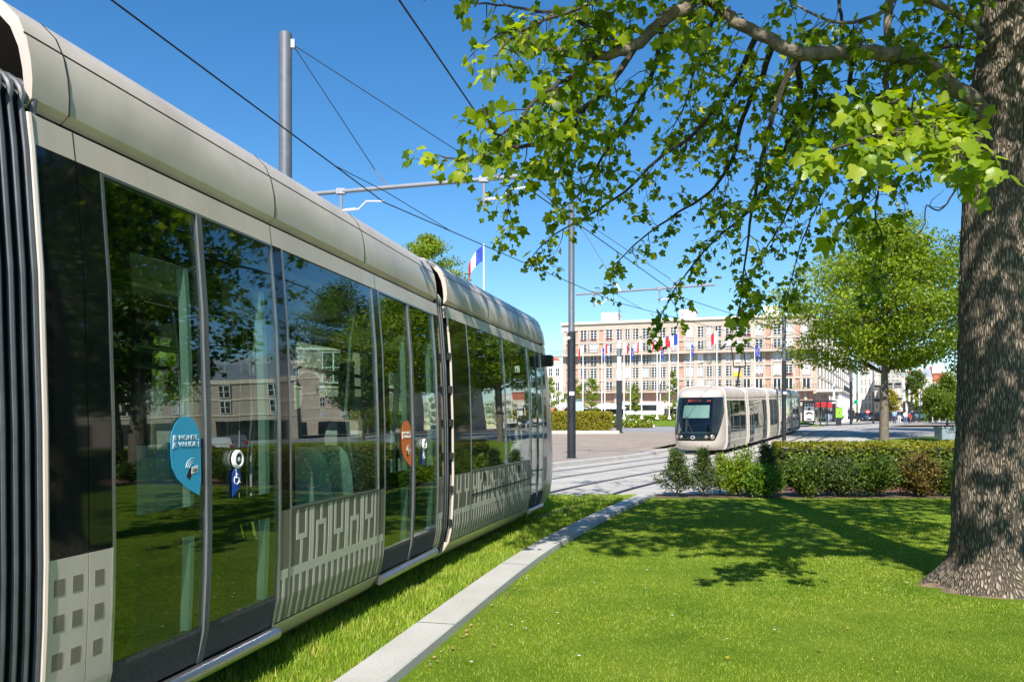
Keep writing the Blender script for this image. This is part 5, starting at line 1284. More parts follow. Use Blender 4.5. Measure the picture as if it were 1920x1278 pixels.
# green shop cross, blue and white column, clock lamps
q=at(1599,140); 
gc=thing('pharmacy_cross','green square shop sign right of the dark pole','shop sign',(q.x+.1,139,CH+(HY-753.5)/F*139)); a=MB(); a.box(-.3,.3,-.08,.08,-.1,.1); a.box(-.1,.1,-.08,.08,-.3,.3); a.box(-.34,.34,-.05,.05,-.34,.34); a.build('cross',cloth('green',(.0,.30,.14)),gc)
q=at(1274,80); bc=thing('banner_column','blue and white banner column just left of the far tram cab','banner',(q.x,80,CH+(HY-787)/F*80)); k=80/F; hh=33*k
a=MB(); a.tube([(-4.4*k,0,0),(-4.4*k,0,hh)],.03,6); a.build('post',M['whitemetal'],bc)
a=MB()
for j in range(12):
    z0,z1=.12+(hh-.12)*j/12,.12+(hh-.12)*(j+1)/12; wv=4.2*k*(1 if j<11 else .7); a.box(-4.2*k,wv,-.03+.02*math.sin(j),.03+.02*math.sin(j),z0,z1,0 if j in(0,1,2,3,4,6,10,11) else 1)
a.build('banner',[M['bluedark_st'],M['white']],bc)
a=MB(); a.lathe([(.25,0),(.25,.08),(.08,.12)],12); a.build('base',M['whitemetal'],bc)
# traffic cone and kiosk at the left
q=at(1099,110); tc=thing('traffic_cone','orange and white traffic cone on the road behind the left hedge','traffic cone',(q.x,110,CH+(HY-781)/F*110)); a=MB(); a.lathe([(.3,0),(.3,.04),(.2,.05),(.16,.25)],12); a.lathe([(.10,.5),(.04,.85)],12); a.build('cone',M['orange_st'],tc,True); a=MB(); a.lathe([(.162,.25),(.10,.5)],12); a.build('white_band',M['white'],tc,True)
q=at(1083,105); kb=thing('glass_kiosk','pale grey glass kiosk right of the platform pole behind the hedge','kiosk',(q.x,105,CH+(HY-781)/F*105)); a=MB(); a.box(-.6,.6,-.6,.6,0,.2); a.box(-.65,.65,-.65,.65,2.1,2.3)
for x_ in (-.58,.58):
    for y_ in (-.58,.58): a.box(x_-.04,x_+.04,y_-.04,y_+.04,.2,2.1)
a.build('kiosk_frame',M['steel'],kb); a=MB(); a.box(-.55,.55,-.55,.55,.2,2.1); a.build('glazing',mat('frosted',(.42,.52,.54),.15),kb)
# black marquees behind the flags
for px,wd_,l in ((1140,2.8,'dark canopy stall left of the white bus'),(1068,2.6,'dark canopy stall just left of the platform pole')):
    q=at(px,135); st=thing('canopy_stall',l,'market stall',(q.x,135,g(135))); a=MB(); a.add([(-wd_,-1.5,2.7),(wd_,-1.5,2.7),(wd_,1.5,2.7),(-wd_,1.5,2.7),(0,0,3.5)],[(0,1,4),(1,2,4),(2,3,4),(3,0,4)]); a.box(-wd_,wd_,-1.52,-1.48,2.4,2.7); a.build('canopy_roof',M['white'],st)
    a=MB()
    for x_ in (-wd_+.05,wd_-.05):
        for y_ in (-1.45,1.45): a.box(x_-.04,x_+.04,y_-.04,y_+.04,0,2.7)
    a.box(-wd_+.1,wd_-.1,1.3,1.4,0,2.5); a.build('stall_frame',M['poledark'],st)
# ------------------------------------------------------------------ vegetation
def limb_tube(mb,pts,r0,r1,seg=8,wob=.0):
    n=len(pts); pts=[Vector(p) for p in pts]
    q=[pts[0]]+pts+[pts[-1]]; out=[]
    for i in range(1,n):
        for k in range(4):
            t=k/4; p0,p1,p2,p3=q[i-1],q[i],q[i+1],q[min(i+2,n+1)]
            p=.5*((2*p1)+(p2-p0)*t+(2*p0-5*p1+4*p2-p3)*t*t+(3*p1-p0-3*p2+p3)*t**3)
            if wob: p=p+Vector((random.uniform(-wob,wob),random.uniform(-wob,wob),random.uniform(-wob,wob)))
            out.append(p)
    out.append(pts[-1]); m=len(out)
    mb.tube(out,[r0+(r1-r0)*i/(m-1) for i in range(m)],seg); return out
# ---- big tulip tree
TB=Vector((4.58,7.75,0))
tree=thing('tulip_tree','huge tree at the right edge with furrowed trunk and drooping leafy boughs','tree',tuple(TB))
# trunk outline from the photograph: row -> (left, right)
TR=[(1112,1730,1992),(1100,1748,1980),(1080,1764,1965),(1050,1784,1948),(1000,1788,1938),(930,1788,1932),(850,1791,1925),(700,1796,1920),(560,1799,1916),(400,1806,1914),(300,1811,1916),(215,1816,1924),(170,1822,1938),(100,1832,1950),(0,1838,1956),(-150,1842,1950),(-400,1850,1945),(-900,1862,1940),(-1600,1880,1930)]
rows=[]; Yt=TB.y; nseg=120
def tr_at(row):
    rs=sorted(TR); 
    for (a,l0,r0),(b,l1,r1) in zip(rs,rs[1:]):
        if row<=b: t=(row-a)/(b-a); return l0+(l1-l0)*t,r0+(r1-r0)*t
    return rs[-1][1:]
rr=[1120]+list(range(1112,1000,-7))+list(range(1000,-160,-10))+list(range(-160,-1601,-60))
for row in rr:
    l,r=tr_at(min(row,1112)); cxp=(l+r)/2; R_=(r-l)/2/F*Yt*.925; z=CH+(HY-row)/F*Yt
    if row==1120: z=-.06
    ring=[]
    for k in range(nseg):
        a=2*math.pi*k/nseg; fl=max(0,1-z/.5)
        rt=1+.20*fl*fl*(mnoise.noise((math.cos(a)*1.6,math.sin(a)*1.6,7))*1.6)+.05*mnoise.noise((math.cos(a)*1.2,math.sin(a)*1.2,z*.7))
        fur=.017*mnoise.noise((a*24+1.5*mnoise.noise((z*1.2,a*3,2)),z*3.2,1.0))+.009*mnoise.noise((a*42,z*7,4.0))
        rad_=R_*rt+fur
        ring.append(((cxp-960)/F*Yt+rad_*math.cos(a),Yt+rad_*math.sin(a)*.95,z))
    rows.append(ring)
t_=MB(); t_.grid(rows,0,True); t_.build('trunk',M['bark'],tree,True,world=True)
# boughs: photo points with a depth each
BR=[ # (points (px,py,Y)), r0, r1
 ([(1845,215,7.6),(1815,180,7.5),(1780,158,7.4),(1740,122,7.2),(1700,104,7.1),(1640,100,7.0),(1570,98,6.9),(1500,104,6.8),(1460,82,6.8),(1420,62,6.8),(1380,40,6.9),(1340,8,7.0),(1300,-40,7.1)],.080,.042,'A'),
 ([(1850,-120,7.6),(1700,-190,7.2),(1500,-150,7.0),(1380,-90,6.9),(1290,10,6.9),(1240,40,6.8),(1200,78,6.8),(1160,98,6.7),(1120,105,6.7),(1060,100,6.6),(1010,84,6.6),(960,60,6.6)],.085,.018,'A'),
 ([(1500,104,6.8),(1465,170,6.9),(1440,250,7.0),(1420,340,7.2),(1405,420,7.4),(1396,500,7.6),(1385,585,7.8)],.028,.006,'B'),
 ([(1450,78,6.8),(1430,140,7.2),(1392,220,7.6),(1372,300,8.0),(1330,360,8.3),(1270,400,8.6),(1200,450,8.9),(1150,500,9.2)],.030,.006,'B'),
 ([(1420,62,6.8),(1390,130,7.4),(1345,200,8.0),(1290,260,8.4),(1230,300,8.8),(1170,360,9.1),(1110,400,9.3),(1040,440,9.5),(1000,478,9.6)],.030,.006,'B'),
 ([(1490,103,6.8),(1500,180,7.3),(1480,260,7.8),(1450,330,8.2),(1400,400,8.5),(1340,450,8.8),(1280,520,9.0),(1240,590,9.2)],.028,.006,'B'),
 ([(1240,40,6.8),(1232,110,7.0),(1200,190,7.3),(1160,250,7.6),(1120,310,7.8),(1080,370,8.1),(1040,400,8.3)],.024,.006,'B'),
 ([(1200,78,6.8),(1150,150,6.6),(1100,200,6.5),(1040,240,6.5),(1000,270,6.6),(950,278,6.7),(900,296,6.9),(850,298,7.0),(815,290,7.1)],.030,.005,'B'),
 ([(1120,105,6.7),(1060,150,6.3),(1010,180,6.1),(970,230,6.0),(930,250,5.9),(905,195,5.9)],.020,.005,'B'),
 ([(1160,98,6.7),(1120,60,6.6),(1060,30,6.6),(1000,20,6.7),(930,10,6.8),(870,4,6.9)],.022,.006,'B'),
 ([(1100,200,6.5),(1060,270,6.8),(1030,310,7.1),(990,330,7.4),(950,355,7.6),(960,420,7.8)],.014,.004,'B'),
 ([(1662,-60,7.4),(1668,0,7.4),(1664,60,7.4),(1670,110,7.3),(1662,150,7.3),(1668,210,7.2)],.040,.022,'C'),
 ([(1576,-60,7.6),(1574,0,7.6),(1580,60,7.5),(1578,96,7.5)],.018,.012,'C'),
 ([(1530,100,6.9),(1528,180,7.6),(1520,250,8.2),(1500,330,8.6),(1475,400,8.9),(1440,460,9.1),(1400,530,9.3)],.022,.005,'B'),
 ([(1600,98,7.0),(1590,170,7.8),(1570,240,8.4),(1555,320,8.9),(1530,390,9.3),(1500,460,9.6),(1480,540,9.8)],.022,.005,'B'),
 ([(1668,190,7.2),(1640,270,8.0),(1650,330,8.6),(1640,400,9.0),(1655,450,9.2),(1650,520,9.4)],.018,.004,'B'),
 ([(1835,190,7.5),(1812,240,6.4),(1770,225,5.6),(1720,232,5.0),(1670,250,4.75),(1620,262,4.6),(1570,275,4.5),(1520,296,4.5)],.022,.006,'N'),
 ([(1720,232,5.0),(1690,190,4.9),(1650,205,4.8),(1600,215,4.7)],.012,.004,'N'),
 ([(1670,250,4.75),(1640,320,4.8),(1620,370,4.9),(1590,410,5.0),(1560,440,5.0)],.012,.004,'n'),
 ([(1770,225,5.6),(1790,270,5.0),(1810,300,4.7),(1850,300,4.5)],.012,.004,'N'),
 ([(1820,300,7.8),(1790,360,8.0),(1760,395,8.1),(1738,385,8.1),(1730,430,8.2),(1690,455,8.3)],.012,.003,'bare'),
 ([(1840,60,7.6),(1780,20,7.3),(1700,-10,7.0),(1640,30,7.0),(1560,40,7.2),(1480,0,7.5)],.035,.008,'B'),
 ([(1850,90,7.6),(1760,90,8.3),(1700,150,8.8),(1620,190,9.2),(1560,210,9.5),(1500,240,9.8)],.028,.006,'B'),
 ([(1380,-60,7),(1330,60,7.8),(1300,140,8.3),(1280,210,8.6),(1250,250,8.8)],.02,.005,'B'),
 ([(1300,-60,7),(1180,-30,6.6),(1100,10,6.4),(1020,40,6.2),(960,70,6.1),(930,110,6.0)],.022,.005,'B'),
 ([(1840,-30,7.6),(1810,40,8.2),(1790,120,8.6),(1760,190,8.9),(1740,260,9.1),(1720,330,9.3)],.02,.004,'B'),
]
limbs=MB(); tw=MB(); LP=[];LT=[];LN=[];LS=[];LK=[]
def leafcluster(p,n,sz,young=0,spread=.13):
    for _ in range(n):
        dirv=Vector((random.gauss(0,1),random.gauss(0,1),random.gauss(-.35,.8))).normalized()
        q=p+dirv*random.uniform(.3,1)*spread
        LP.append(q); LT.append(Vector((dirv.x,dirv.y,dirv.z-.55))); LN.append(Vector((random.gauss(-.05,.55),random.gauss(-.55,.6),random.gauss(.75,.5)))); LS.append(sz*random.uniform(.55,1.15)); LK.append(young)
def twig(p,d,ln,r,kind,depth=0):
    n=4; pts=[p]; dd=d.copy()
    for k in range(n):
        dd=(dd+Vector((random.gauss(0,.28),random.gauss(0,.28),random.gauss(-.20,.22)))).normalized(); pts.append(pts[-1]+dd*ln/n)
    tw.tube(pts,[r*(1-.75*k/n) for k in range(n+1)],4,cap=False)
    young=1 if kind=='N' or (kind=='n' and random.random()<.6) else 0; sz=.094 if kind in 'Nn' else (.092 if p.y<7.3 else .074)
    if kind!='bare':
        for k in range(1,n+1):
            if random.random()<.74: leafcluster(pts[k],random.choice([1,2,2,3]) if kind not in 'N' else random.choice([2,3]),sz,young,.10)
    if depth<1 and ln>.32:
        for k in (1,2,3):
            if random.random()<.62:
                sd_=(dd+Vector((random.gauss(0,.8),random.gauss(0,.8),random.gauss(-.15,.5)))).normalized(); twig(pts[k],sd_,ln*random.uniform(.4,.65),r*.55,kind,depth+1)
random.seed(11)
for pts,r0,r1,kind in BR:
    W=[P(*q) for q in pts]; path=limb_tube(limbs if r0>.03 else tw,W,r0,r1,10 if r0>.03 else 6,.008 if kind!='A' else .012)
    L_=0; acc=0
    for i in range(1,len(path)):
        seg=(path[i]-path[i-1]); L_+=seg.length; acc+=seg.length
        f=i/len(path); step={'A':.24,'B':.105,'C':.3,'N':.065,'n':.12,'bare':.22}[kind]
        if kind in('B',) and f<.12: continue
        if kind=='N' and f<.25 and r0>.02: continue
        if kind=='A' and f<.30: continue
        while acc>step:
            acc-=step; s_=seg.normalized(); side=Vector((random.gauss(0,1),random.gauss(0,1),random.gauss(-.25,.7))).normalized()
            d=(s_*random.uniform(.2,1)+side*.9).normalized(); ln={'A':.7,'B':.55,'C':.5,'N':.26,'n':.24,'bare':.3}[kind]*random.uniform(.4,1.15)*(1-.35*f)
            twig(path[i],d,ln,.0055 if kind!='A' else .008,kind)
    if kind!='bare' : leafcluster(path[-1],6,.12,1 if kind=='N' else 0)
limbs.build('bough',M['bark_limb'],tree,True,world=True)
# the rest of the crown, above the picture: boughs and leaves that throw the dappled shade
cb=MB(); te=math.tan(rad(SUN_EL)); random.seed(21)
def okpos(p):
    if p.y+p.z/te>16.6 and p.x>1.5 and random.random()<.9: return False
    if p.y<2.2 and p.x<6: 
        pass
    lim=CH+p.y*.532+.25
    if p.y>0 and p.z<lim and abs(p.x)<p.y*.66: return False
    yl=p.y+p.z/te; xl=p.x+p.z/te*math.tan(rad(SHAD))
    if xl>0 and yl<(7.95 if 4.25<xl<5.0 else 8.9 if xl>4.2 else 9.6): return False
    if xl<0 or p.x<.3:
        if p.y+(p.z-3.1)/te<8.6: return False
    if p.x<-2.4: return False
    if p.y<7.4 and abs(p.x-4.45)<.75 and p.z-(7.6-p.y)*te>2.3 and (int(p.x*9.1+p.y*3.3+p.z*2.7)%3): return False
    return True
for b in range(30):
    z0=random.uniform(4.8,13); a=random.uniform(0,2*math.pi); ln=random.uniform(3.5,7.0)*(1-.35*(z0-5)/8)
    p=Vector((TB.x+.1,TB.y,z0)); pts=[p]; d=Vector((math.cos(a),math.sin(a)*.9,.35))
    for k in range(6):
        d=(d+Vector((random.gauss(0,.16),random.gauss(0,.16),random.gauss(-.08,.1)))).normalized(); pts.append(pts[-1]+d*ln/6)
    if all(okpos(q) or (q-p).length<.6 for q in pts): limb_tube(cb,pts,.07,.015,6)
    for q in pts[1:]:
        for c_ in range(7):
            cpt=q+Vector((random.gauss(0,.55),random.gauss(0,.55),random.gauss(-.1,.45)))
            for _ in range(9):
                lp=cpt+Vector((random.gauss(0,.18),random.gauss(0,.18),random.gauss(0,.14)))
                if okpos(lp):
                    LP.append(lp); LT.append(Vector((random.gauss(0,1),random.gauss(0,1),-.6))); LN.append(Vector((random.gauss(0,.5),random.gauss(-.3,.5),1))); LS.append(.15*random.uniform(.7,1.2)); LK.append(0)
for (xa,xb,ya,yb,za,zb2,nc) in ((3.4,5.4,1.2,6.6,4.4,9,95),(.6,5.0,2.5,9.5,5.5,9.5,150),(-1.6,.3,3.0,8.5,6.3,10,85)):  # unseen loose leaf clumps, added to dapple trunk, lawn and tram roof with shade
    for _c in range(nc):
        cpt=Vector((random.uniform(xa,xb),random.uniform(ya,yb),random.uniform(za,zb2)))
        for _ in range(12):
            lp=cpt+Vector((random.gauss(0,.24),random.gauss(0,.22),random.gauss(0,.10)))
            if okpos(lp):
                LP.append(lp); LT.append(Vector((random.gauss(0,1),random.gauss(0,1),-.5))); LN.append(Vector((random.gauss(0,.5),random.gauss(-.3,.5),1))); LS.append(.14*random.uniform(.7,1.2)); LK.append(0)
dn=0
while dn<190:  # more unseen clumps added, each set back sunward from where its shade should fall
    yl=random.uniform(9.0,16.4); xl=random.uniform(.0,1.0)*(.52*yl-.2)+.1; z=random.uniform(5.5,9.5); cpt=Vector((xl-z/te*math.tan(rad(SHAD)),yl-z/te,z)); dn+=1
    for _ in range(16):
        lp=cpt+Vector((random.gauss(0,.36),random.gauss(0,.16),random.gauss(0,.10)))
        if okpos(lp): LP.append(lp); LT.append(Vector((random.gauss(0,1),random.gauss(0,1),-.5))); LN.append(Vector((random.gauss(0,.5),random.gauss(-.3,.5),1))); LS.append(.13*random.uniform(.7,1.2)); LK.append(0)
cb.build('crown_bough',M['stem'],tree,True,world=True)
tw.build('twig',M['stem'],tree,True,world=True)
LP=np.array(LP);LT=np.array(LT);LN=np.array(LN);LS=np.array(LS);LK=np.array(LK)
for k,nm,m in ((0,'leafage','tulip'),(1,'young_leafage','tulip_b')):
    s_=LK==k; idx=np.where(s_)[0]; Vs=[];Fs=[];o0=0
    for q,(fo,cu) in enumerate(((.22,.15),(.45,.30),(.05,-.12),(-.25,.25))):
        j=idx[q::4]; V,Fc=leaves(LP[j],LT[j],LN[j],LS[j],shape_fan([tuple(v[:2]*(1,1)) for v in TULIP[0][1:]],fo,cu)); Vs.append(V); Fs.append(Fc+o0); o0+=len(V)
    o=np_mesh(nm,np.concatenate(Vs),np.concatenate(Fs),M[m],tree,world=True)
    if k==1: o['label']='big bright yellow green leaves in front of the trunk'
print('tulip leaves',len(LP))
# dirt at the foot
mb=MB(); rows=[]
for r_ in (.44,.52,.60):
    rows.append([(TB.x+.05+r_*(1+.35*mnoise.noise((math.cos(a)*3,math.sin(a)*3,1)))*math.cos(a),TB.y+r_*.9*(1+.18*mnoise.noise((math.cos(a)*2,math.sin(a)*2,r_)))*math.sin(a),.04-.04*(r_-.44)/.16) for a in np.linspace(0,2*math.pi,41)[:-1]])
mb.grid(rows,0,True); o=mb.build('root_soil',mat('root_soil',(.20,.14,.085),.95,0,.3,12,bmp=.5),None,True); o['kind']='structure'

# ---- generic tree
def crown_tree(name,label,base,H,R,trunk_r,zb_,m,nl,ls,group=None,layers=6,seed=1,trunk=None,blobs=46,flat=.35,shape=OVAL,droop=0):
    rnd=random.Random(seed); rg=np.random.default_rng(seed)
    t=thing(name,label,'tree',tuple(base),0,group); tb=MB()
    pts=[(0,0,-.1),(rnd.uniform(-.05,.05),0,zb_*.5),(rnd.uniform(-.1,.1),0,zb_),(rnd.uniform(-.2,.2),0,zb_+(H-zb_)*.5),(0,0,H*.93)]
    limb_tube(tb,pts,trunk_r,trunk_r*.18,12); ctr=[]
    for b in range(blobs):
        f=(b+.5)/blobs; z=zb_+(H-zb_)*(.04+.92*f**.95); prof_=math.sin(math.pi*min(1,(.22+.78*f))**.9)**.7 if f>.3 else .62+.38*f/.3*1.0
        prof_=min(1,prof_*1.0); a=b*2.399+rnd.uniform(-.4,.4); rr_=R*prof_*rnd.uniform(.35,1.0)
        e=Vector((rr_*math.cos(a),rr_*math.sin(a),z+rnd.uniform(-.3,.3)-droop*rr_))
        s0=Vector((0,0,max(zb_*.85,z-rr_*.45))); mid=s0.lerp(e,.5)+Vector((0,0,.12*rr_)); limb_tube(tb,[s0,mid,e],trunk_r*.28*(1-f*.6)+.015,.01,5)
        for q,sc_ in ((e,1),(s0.lerp(e,.62),.8),(s0.lerp(e,.35),.6)): ctr.append((q,R*rnd.uniform(.15,.28)*sc_))
    tb.build('trunk',trunk or M['trunk2'],t,True)
    C=np.array([tuple(c[0]) for c in ctr]); S=np.array([c[1] for c in ctr]); idx=rg.choice(len(C),nl,p=S**2/np.sum(S**2))
    d=unit(rg.normal(0,1,(nl,3))); r_=rg.random(nl)**.45; P_=C[idx]+d*(S[idx]*r_)[:,None]*np.array([1,1,flat+.15])[None,:]
    tip=rg.normal(0,1,(nl,3))+np.array([0,0,-.4]); nr=d*.5+rg.normal(0,.5,(nl,3))+np.array([0,-.1,.7])
    V,Fc=leaves(P_,tip,nr,ls*rg.uniform(.6,1.2,nl),shape); np_mesh('crown',V,Fc,m,t)
    return t
# tree standing on the far lawn
bt=at(1657.5,50); crown_tree('broadleaf_tree','round crowned tree on the far lawn, trunk behind the clipped hedge',(bt.x,50,g(50)),13.9,7.1,.31,4.9,M['leaf_mid'],48000,.23,layers=7,seed=5,blobs=84,flat=.26)
bt=at(1885,58); crown_tree('broadleaf_tree','dense green tree behind the big trunk at the right edge',(bt.x,58,g(58)),17,6.5,.35,4.0,M['leaf_dark'],30000,.24,seed=8,blobs=60,flat=.4)
for px,Y,l in ((1872,84,'dark tree far behind the big trunk, left one'),(1925,100,'dark tree far behind the big trunk, right one')):
    bt=at(px,Y); crown_tree('broadleaf_tree',l,(bt.x,Y,g(Y)),12,5.5,.3,3,M['leaf_dark'],9000,.32,seed=int(px),blobs=40,flat=.5)
bt=at(805,62); crown_tree('broadleaf_tree','tree top showing above the near tram roof left of the tricolour',(bt.x,62,0.5),15.9,4.6,.3,5,M['leaf_mid'],20000,.22,seed=9,blobs=50,flat=.4)
for i,(px,Y,h,r) in enumerate(((1033,132,7.5,2.2),(1079,130,7.0,2.3),(1110,130,7.6,2.0),(1189,132,6.4,1.8),(1262,128,8.4,1.9))):
    b=at(px,Y); crown_tree('young_tree','%s young street tree in front of the arcade'%('first','second','third','fourth','fifth')[i]+' counted from the left',(b.x,Y,g(Y)),h,r,.09,2.0,M['leaf_mid'],2600,.24,'young trees in front of the arcade',seed=30+i,blobs=16,flat=.7)
b=at(1718,240); crown_tree('distant_tree','dark distant tree in front of the gabled house',(b.x,240,g(240)),15,7,.4,4,M['leaf_dark'],6000,.6,seed=40,blobs=26,flat=.6)
for i,(px,Y,h,r,l) in enumerate(((1672,170,6.5,2.6,'yellowish street tree right of the tree trunk, behind the waiting people'),(1727,150,6.0,2.6,'yellow green street tree left of the planter bush'),(1800,200,12,6,'distant tree behind the planter bush'))):
    b=at(px,Y); crown_tree('street_tree',l,(b.x,Y,g(Y)),h,r,.1,2.0,M['leaf_yel'] if i<2 else M['leaf_mid'],2500,.4,seed=50+i,blobs=18,flat=.7)
# weeping tree in a planter
Yp=48; b=at(1773,Yp); pl=thing('planter','square blue grey planter box on the road edge','planter',(b.x,Yp,CH+(HY-824)/F*Yp)); k=Yp/F
a=MB(); a.bevbox(-14*k,14*k,-.45,.45,0,24*k,.03); a.bevbox(-15*k,15*k,-.5,.5,21*k,24.5*k,.02); a.build('box',mat('planter_paint',(.22,.27,.32),.6),pl); a=MB(); a.box(-13*k,13*k,-.4,.4,20*k,24.6*k+.01); a.build('soil',M['soil'],pl)
wt=crown_tree('weeping_tree','low weeping yellow green tree growing from the planter',(b.x+.1,Yp,CH+(HY-802)/F*Yp),3.1,2.1,.08,.9,M['leaf_hedge'],14000,.13,seed=61,blobs=44,flat=.9,droop=.25)
# trees off to the right and left: mirrored in, and seen through, the tram windows
for i,(x,y,h,r,m_,l) in enumerate(((15.4,18.2,13,4.8,'leaf_dark','broad dark park tree just outside the right edge, level with the hedge'),(20.5,14.5,13,5.0,'leaf_dark','broad dark park tree outside the frame, nearer than the one by the hedge'),(26,26,14,5.5,'leaf_mid','lighter park tree outside the frame beyond the hedge'),(30,19,13,5.5,'leaf_dark','dark park tree outside the frame in the second row'),(21,5,12,5,'leaf_dark','dark park tree level with the camera at the right'))):
    crown_tree('park_tree',l,(x,y,0),h,r,.32,3.4,M[m_],14000,.26,seed=70+i,blobs=46,flat=.35)
for i,(x,y,l) in enumerate(((-9.5,21,'leafy tree on the plaza left of the tram, the nearest one'),(-13,34,'leafy tree on the plaza left of the tram, second one'),(-19,27,'leafy tree on the plaza left of the tram, farthest from the rails'))):
    crown_tree('plaza_tree',l,(x,y,0),7.5,3.3,.22,2.6,M['leaf_mid'],8000,.26,seed=80+i,blobs=34,flat=.5)

# ---- hedges and shrubs
def leafbox(t,x0f,x1f,y0,y1,h,n,ls,m_side,m_top,seed,zg=g,bottom=.12,top_thick=.16):
    rg=np.random.default_rng(seed); u=rg.random(n); y=y0+(y1-y0)*rg.random(n); sel=rg.random(n)
    X0=np.array([x0f(v) for v in y]); X1=np.array([x1f(v) for v in y]); x=X0+(X1-X0)*u; z=bottom+(h-bottom)*rg.random(n)
    nr=rg.normal(0,.6,(n,3)); 
    f=sel<.42; y[f]=y0+np.abs(rg.normal(0,.07,f.sum())); nr[f]+=np.array([0,-1,.6])
    tp=(sel>=.42)&(sel<.85); z[tp]=h-np.abs(rg.normal(0,.05,tp.sum())); nr[tp]+=np.array([0,-.2,1.0])
    e=(sel>=.85)&(sel<.93); x[e]=X0[e]+np.abs(rg.normal(0,.08,e.sum())); nr[e]+=np.array([-1,0,.3])
    bumpz=np.array([mnoise.noise((a*1.3,b_*1.3,seed))*.07+mnoise.noise((a*4,b_*4,seed))*.035 for a,b_ in zip(x,y)])
    bumpy=np.array([mnoise.noise((a*1.6,c*2.2,seed+9))*.16 for a,c in zip(x,z)])
    y2=y+np.where(f,bumpy,0); z2=z*(1+bumpz/h*1.0)
    gz=np.array([zg(v) for v in y]); Pn=np.column_stack([x,y2,z2+gz]); tip=rg.normal(0,.8,(n,3))+np.array([0,-.3,.6])
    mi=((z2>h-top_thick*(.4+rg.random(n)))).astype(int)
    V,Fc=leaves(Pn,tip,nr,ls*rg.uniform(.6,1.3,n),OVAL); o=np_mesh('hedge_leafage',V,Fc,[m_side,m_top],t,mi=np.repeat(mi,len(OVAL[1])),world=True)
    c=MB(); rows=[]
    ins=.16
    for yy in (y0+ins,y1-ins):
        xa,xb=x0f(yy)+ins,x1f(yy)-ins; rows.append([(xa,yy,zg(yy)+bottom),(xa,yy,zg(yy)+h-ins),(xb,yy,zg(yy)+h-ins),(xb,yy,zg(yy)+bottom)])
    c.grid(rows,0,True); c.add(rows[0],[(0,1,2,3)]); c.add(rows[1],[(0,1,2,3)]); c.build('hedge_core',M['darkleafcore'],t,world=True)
hx0=lambda y: (1449-960)/F*y
hd=thing('clipped_hedge','long clipped green hedge with yellowish top behind the row of shrubs','hedge',(12,20.5,0))
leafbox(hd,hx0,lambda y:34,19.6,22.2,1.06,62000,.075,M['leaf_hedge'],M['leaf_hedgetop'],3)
s_=MB()
for k in range(60): x=random.uniform(7.5,34); s_.tube([(x,20+random.uniform(0,1.5),0),(x+random.uniform(-.1,.1),20.3+random.uniform(0,1),.3)],.02,4)
s_.build('hedge_stems',M['stem'],hd,world=True)
hl=thing('clipped_hedge','golden clipped hedge on the plaza, cut by the platform pole','hedge',(3,57,g(57)))
leafbox(hl,lambda y:-12,lambda y:(1147-960)/F*57-(y-56)*.1,56,58.6,1.45,30000,.12,M['leaf_yel'],M['leaf_yel'],4,zg=lambda y:g(y)+.16)
hk=MB(); hk.box(-14,(1150-960)/F*56+.35,55.4,55.75,g(56),g(56)+.36); hk.box((1150-960)/F*56+.0,(1150-960)/F*56+.35,55.75,59,g(56),g(56)+.36); o=hk.build('hedge_kerb',M['granite']); o['kind']='structure'
hr=thing('clipped_hedge','clipped hedge outside the frame on the right','hedge',(20,9,0))
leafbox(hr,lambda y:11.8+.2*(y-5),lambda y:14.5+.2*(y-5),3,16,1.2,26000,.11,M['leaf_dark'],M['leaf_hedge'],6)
def shrub(px,Y,py_top,wpx,m,label,style='bush',seed=1,n=5200):
    rg=np.random.default_rng(seed); rnd=random.Random(seed); k=Y/F
    base=Vector(((px-960)*k,Y,0.02)); H=CH+(HY-py_top)*k-.02; R=wpx*k/2
    t=thing('shrub',label,'shrub',tuple(base),0,'row of shrubs in front of the hedge'); st=MB(); ctr=[];dirs=[]
    ns=26 if style=='yew' else 34
    for i in range(ns):
        a=i*2.4+rnd.uniform(-.3,.3); f=rnd.random()**.8
        if style=='yew':
            z=.12+(H-.12)*(i+.5)/ns; rr_=R*(1-(z/H)**1.1)*rnd.uniform(.6,1.2)*(1 if z<.5*H else .62)+.07
            s0=Vector((0,0,max(.05,z-.25*rr_))); e=Vector((rr_*math.cos(a),rr_*math.sin(a)*.8,z+rr_*.30))
        else:
            el=rnd.uniform(.15,1.35); rr_=R*math.cos(el)**.7; s0=Vector((rnd.uniform(-.05,.05),0,.05)); e=Vector((rr_*math.cos(a),rr_*math.sin(a)*.8,.12+(H-.12)*math.sin(el)*rnd.uniform(.75,1.0)))
        mid=s0.lerp(e,.5)+Vector((rnd.uniform(-.04,.04),rnd.uniform(-.04,.04),.03)); st.tube([s0,mid,e],[.012,.008,.004],4,cap=False)
        for q in np.linspace(.25 if style=='yew' else .35,1,9):
            p=s0.lerp(mid,q*2) if q<.5 else mid.lerp(e,q*2-1); ctr.append(p); dirs.append((e-s0).normalized())
    if style=='yew':
        st.tube([(0,0,0),(.02,0,H*.5),(0,0,H)],[.02,.014,.004],5)
        for q in np.linspace(.2,1,16): ctr.append(Vector((0,0,H*q))); dirs.append(Vector((0,0,1)))
    st.build('stem',M['stem'],t); C=np.array(ctr); D=np.array(dirs); idx=rg.integers(0,len(C),n)
    sp=.045 if style=='yew' else .075
    Pn=C[idx]+rg.normal(0,sp,(n,3)); tip=D[idx]*.9+rg.normal(0,.55,(n,3))+np.array([0,0,.15]); nr=rg.normal(0,.5,(n,3))+np.array([0,-.5,.9])
    Pn[:,2]=np.maximum(Pn[:,2],.03)
    V,Fc=leaves(Pn,tip,nr,(.055 if style=='yew' else .062)*rg.uniform(.6,1.3,n),NEEDLE if style=='yew' else OVAL); np_mesh('shrub_leafage',V,Fc,m,t)
YW=M['leaf_yew']
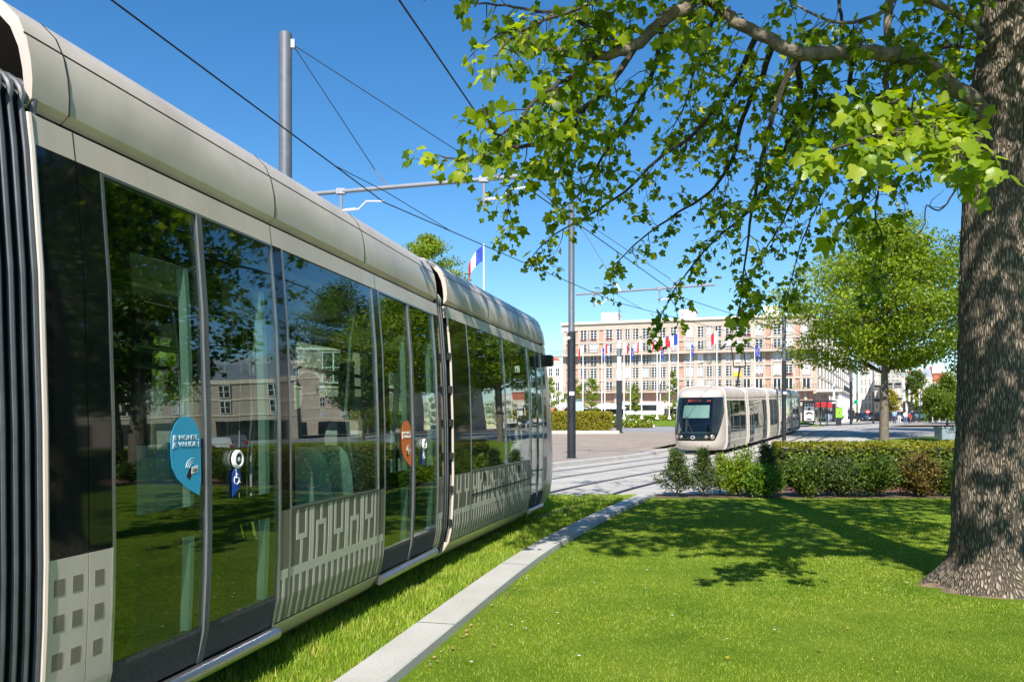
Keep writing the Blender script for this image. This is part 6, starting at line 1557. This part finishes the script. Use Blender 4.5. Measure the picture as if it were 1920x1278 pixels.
shrub(1269,17.1,850,84,YW,'dark spiky shrub at the left end of the row beside the kerb','yew',1,4200)
shrub(1318,17.15,846,92,YW,'dark feathery shrub, second from the left end of the row','yew',2,4200)
shrub(1350,17.9,856,40,M['leaf_hedge'],'small thin green shoot behind the second and third shrubs','yew',12,1500)
shrub(1382,17.3,842,84,M['leaf_mid'],'loose mid green shrub, third from the left end of the row','bush',3,5600)
shrub(1436,17.2,838,70,YW,'tall dark pointed shrub rising above the hedge end','yew',4,5000)
shrub(1428,16.95,872,72,M['leaf_bright'],'round bright green shrub low in front of the pointed one','bush',13,4800)
shrub(1505,17.1,858,88,M['leaf_dark'],'dark green bushy shrub at the left end of the hedge','bush',5,6500)
shrub(1573,17.2,862,84,M['leaf_yew'],'dark shrub with bare feet in front of the middle of the hedge','bush',6,6500)
shrub(1640,17.15,856,92,M['leaf_dark'],'largest dark green shrub in front of the hedge','bush',7,7500)
shrub(1722,17.2,850,84,M['leaf_brown'],'bronze brown shrub near the big tree trunk','bush',8,6500)
shrub(1775,17.3,862,70,M['leaf_dark'],'dark green shrub tucked against the big tree trunk','bush',9,5600)
shrub(1845,17.3,860,80,M['leaf_dark'],'first dark green shrub of the row behind the big trunk','bush',10,4000)
for i in range(5): shrub(1925+i*75,17.3,858,84,M['leaf_dark'],'%s dark green shrub of the row beyond the big trunk'%('second','third','fourth','fifth','sixth')[i],'bush',90+i,3000)
# flower bed on the island and daisies
def flowers(name,label,x0,x1,y0,y1,n,zf,mats_,sz,h):
    x=RNG.uniform(x0,x1,n); y=RNG.uniform(y0,y1,n); z=np.array([zf(a,b) for a,b in zip(x,y)])+RNG.random(n)*h
    V,Fc=leaves(np.column_stack([x,y,z]),rvec(n),rvec(n)+np.array([0,-.6,.8]),sz*RNG.uniform(.5,1.3,n),OVAL); mi=RNG.choice(len(mats_),n,p=[.68,.05,.11,.08,.08])
    o=np_mesh(name,V,Fc,mats_,None,mi=np.repeat(mi,2)); tag(o,label,'flowers',kind='stuff')
flowers('flower_bed','bed of white and yellow flowers behind the flagpole feet',5,33,96.5,103,22000,isl,[M['leaf_mid'],M['fwhite'],M['leaf_yel'],M['leaf_brown'],M['leaf_dark']],.34,.55)
flowers('plaza_flower_bed','low flower bed behind the left hedge',4,14,78,84,5000,lambda x,y:g(y),[M['leaf_mid'],M['fwhite'],M['leaf_yel'],M['leaf_brown'],M['leaf_dark']],.3,.7)
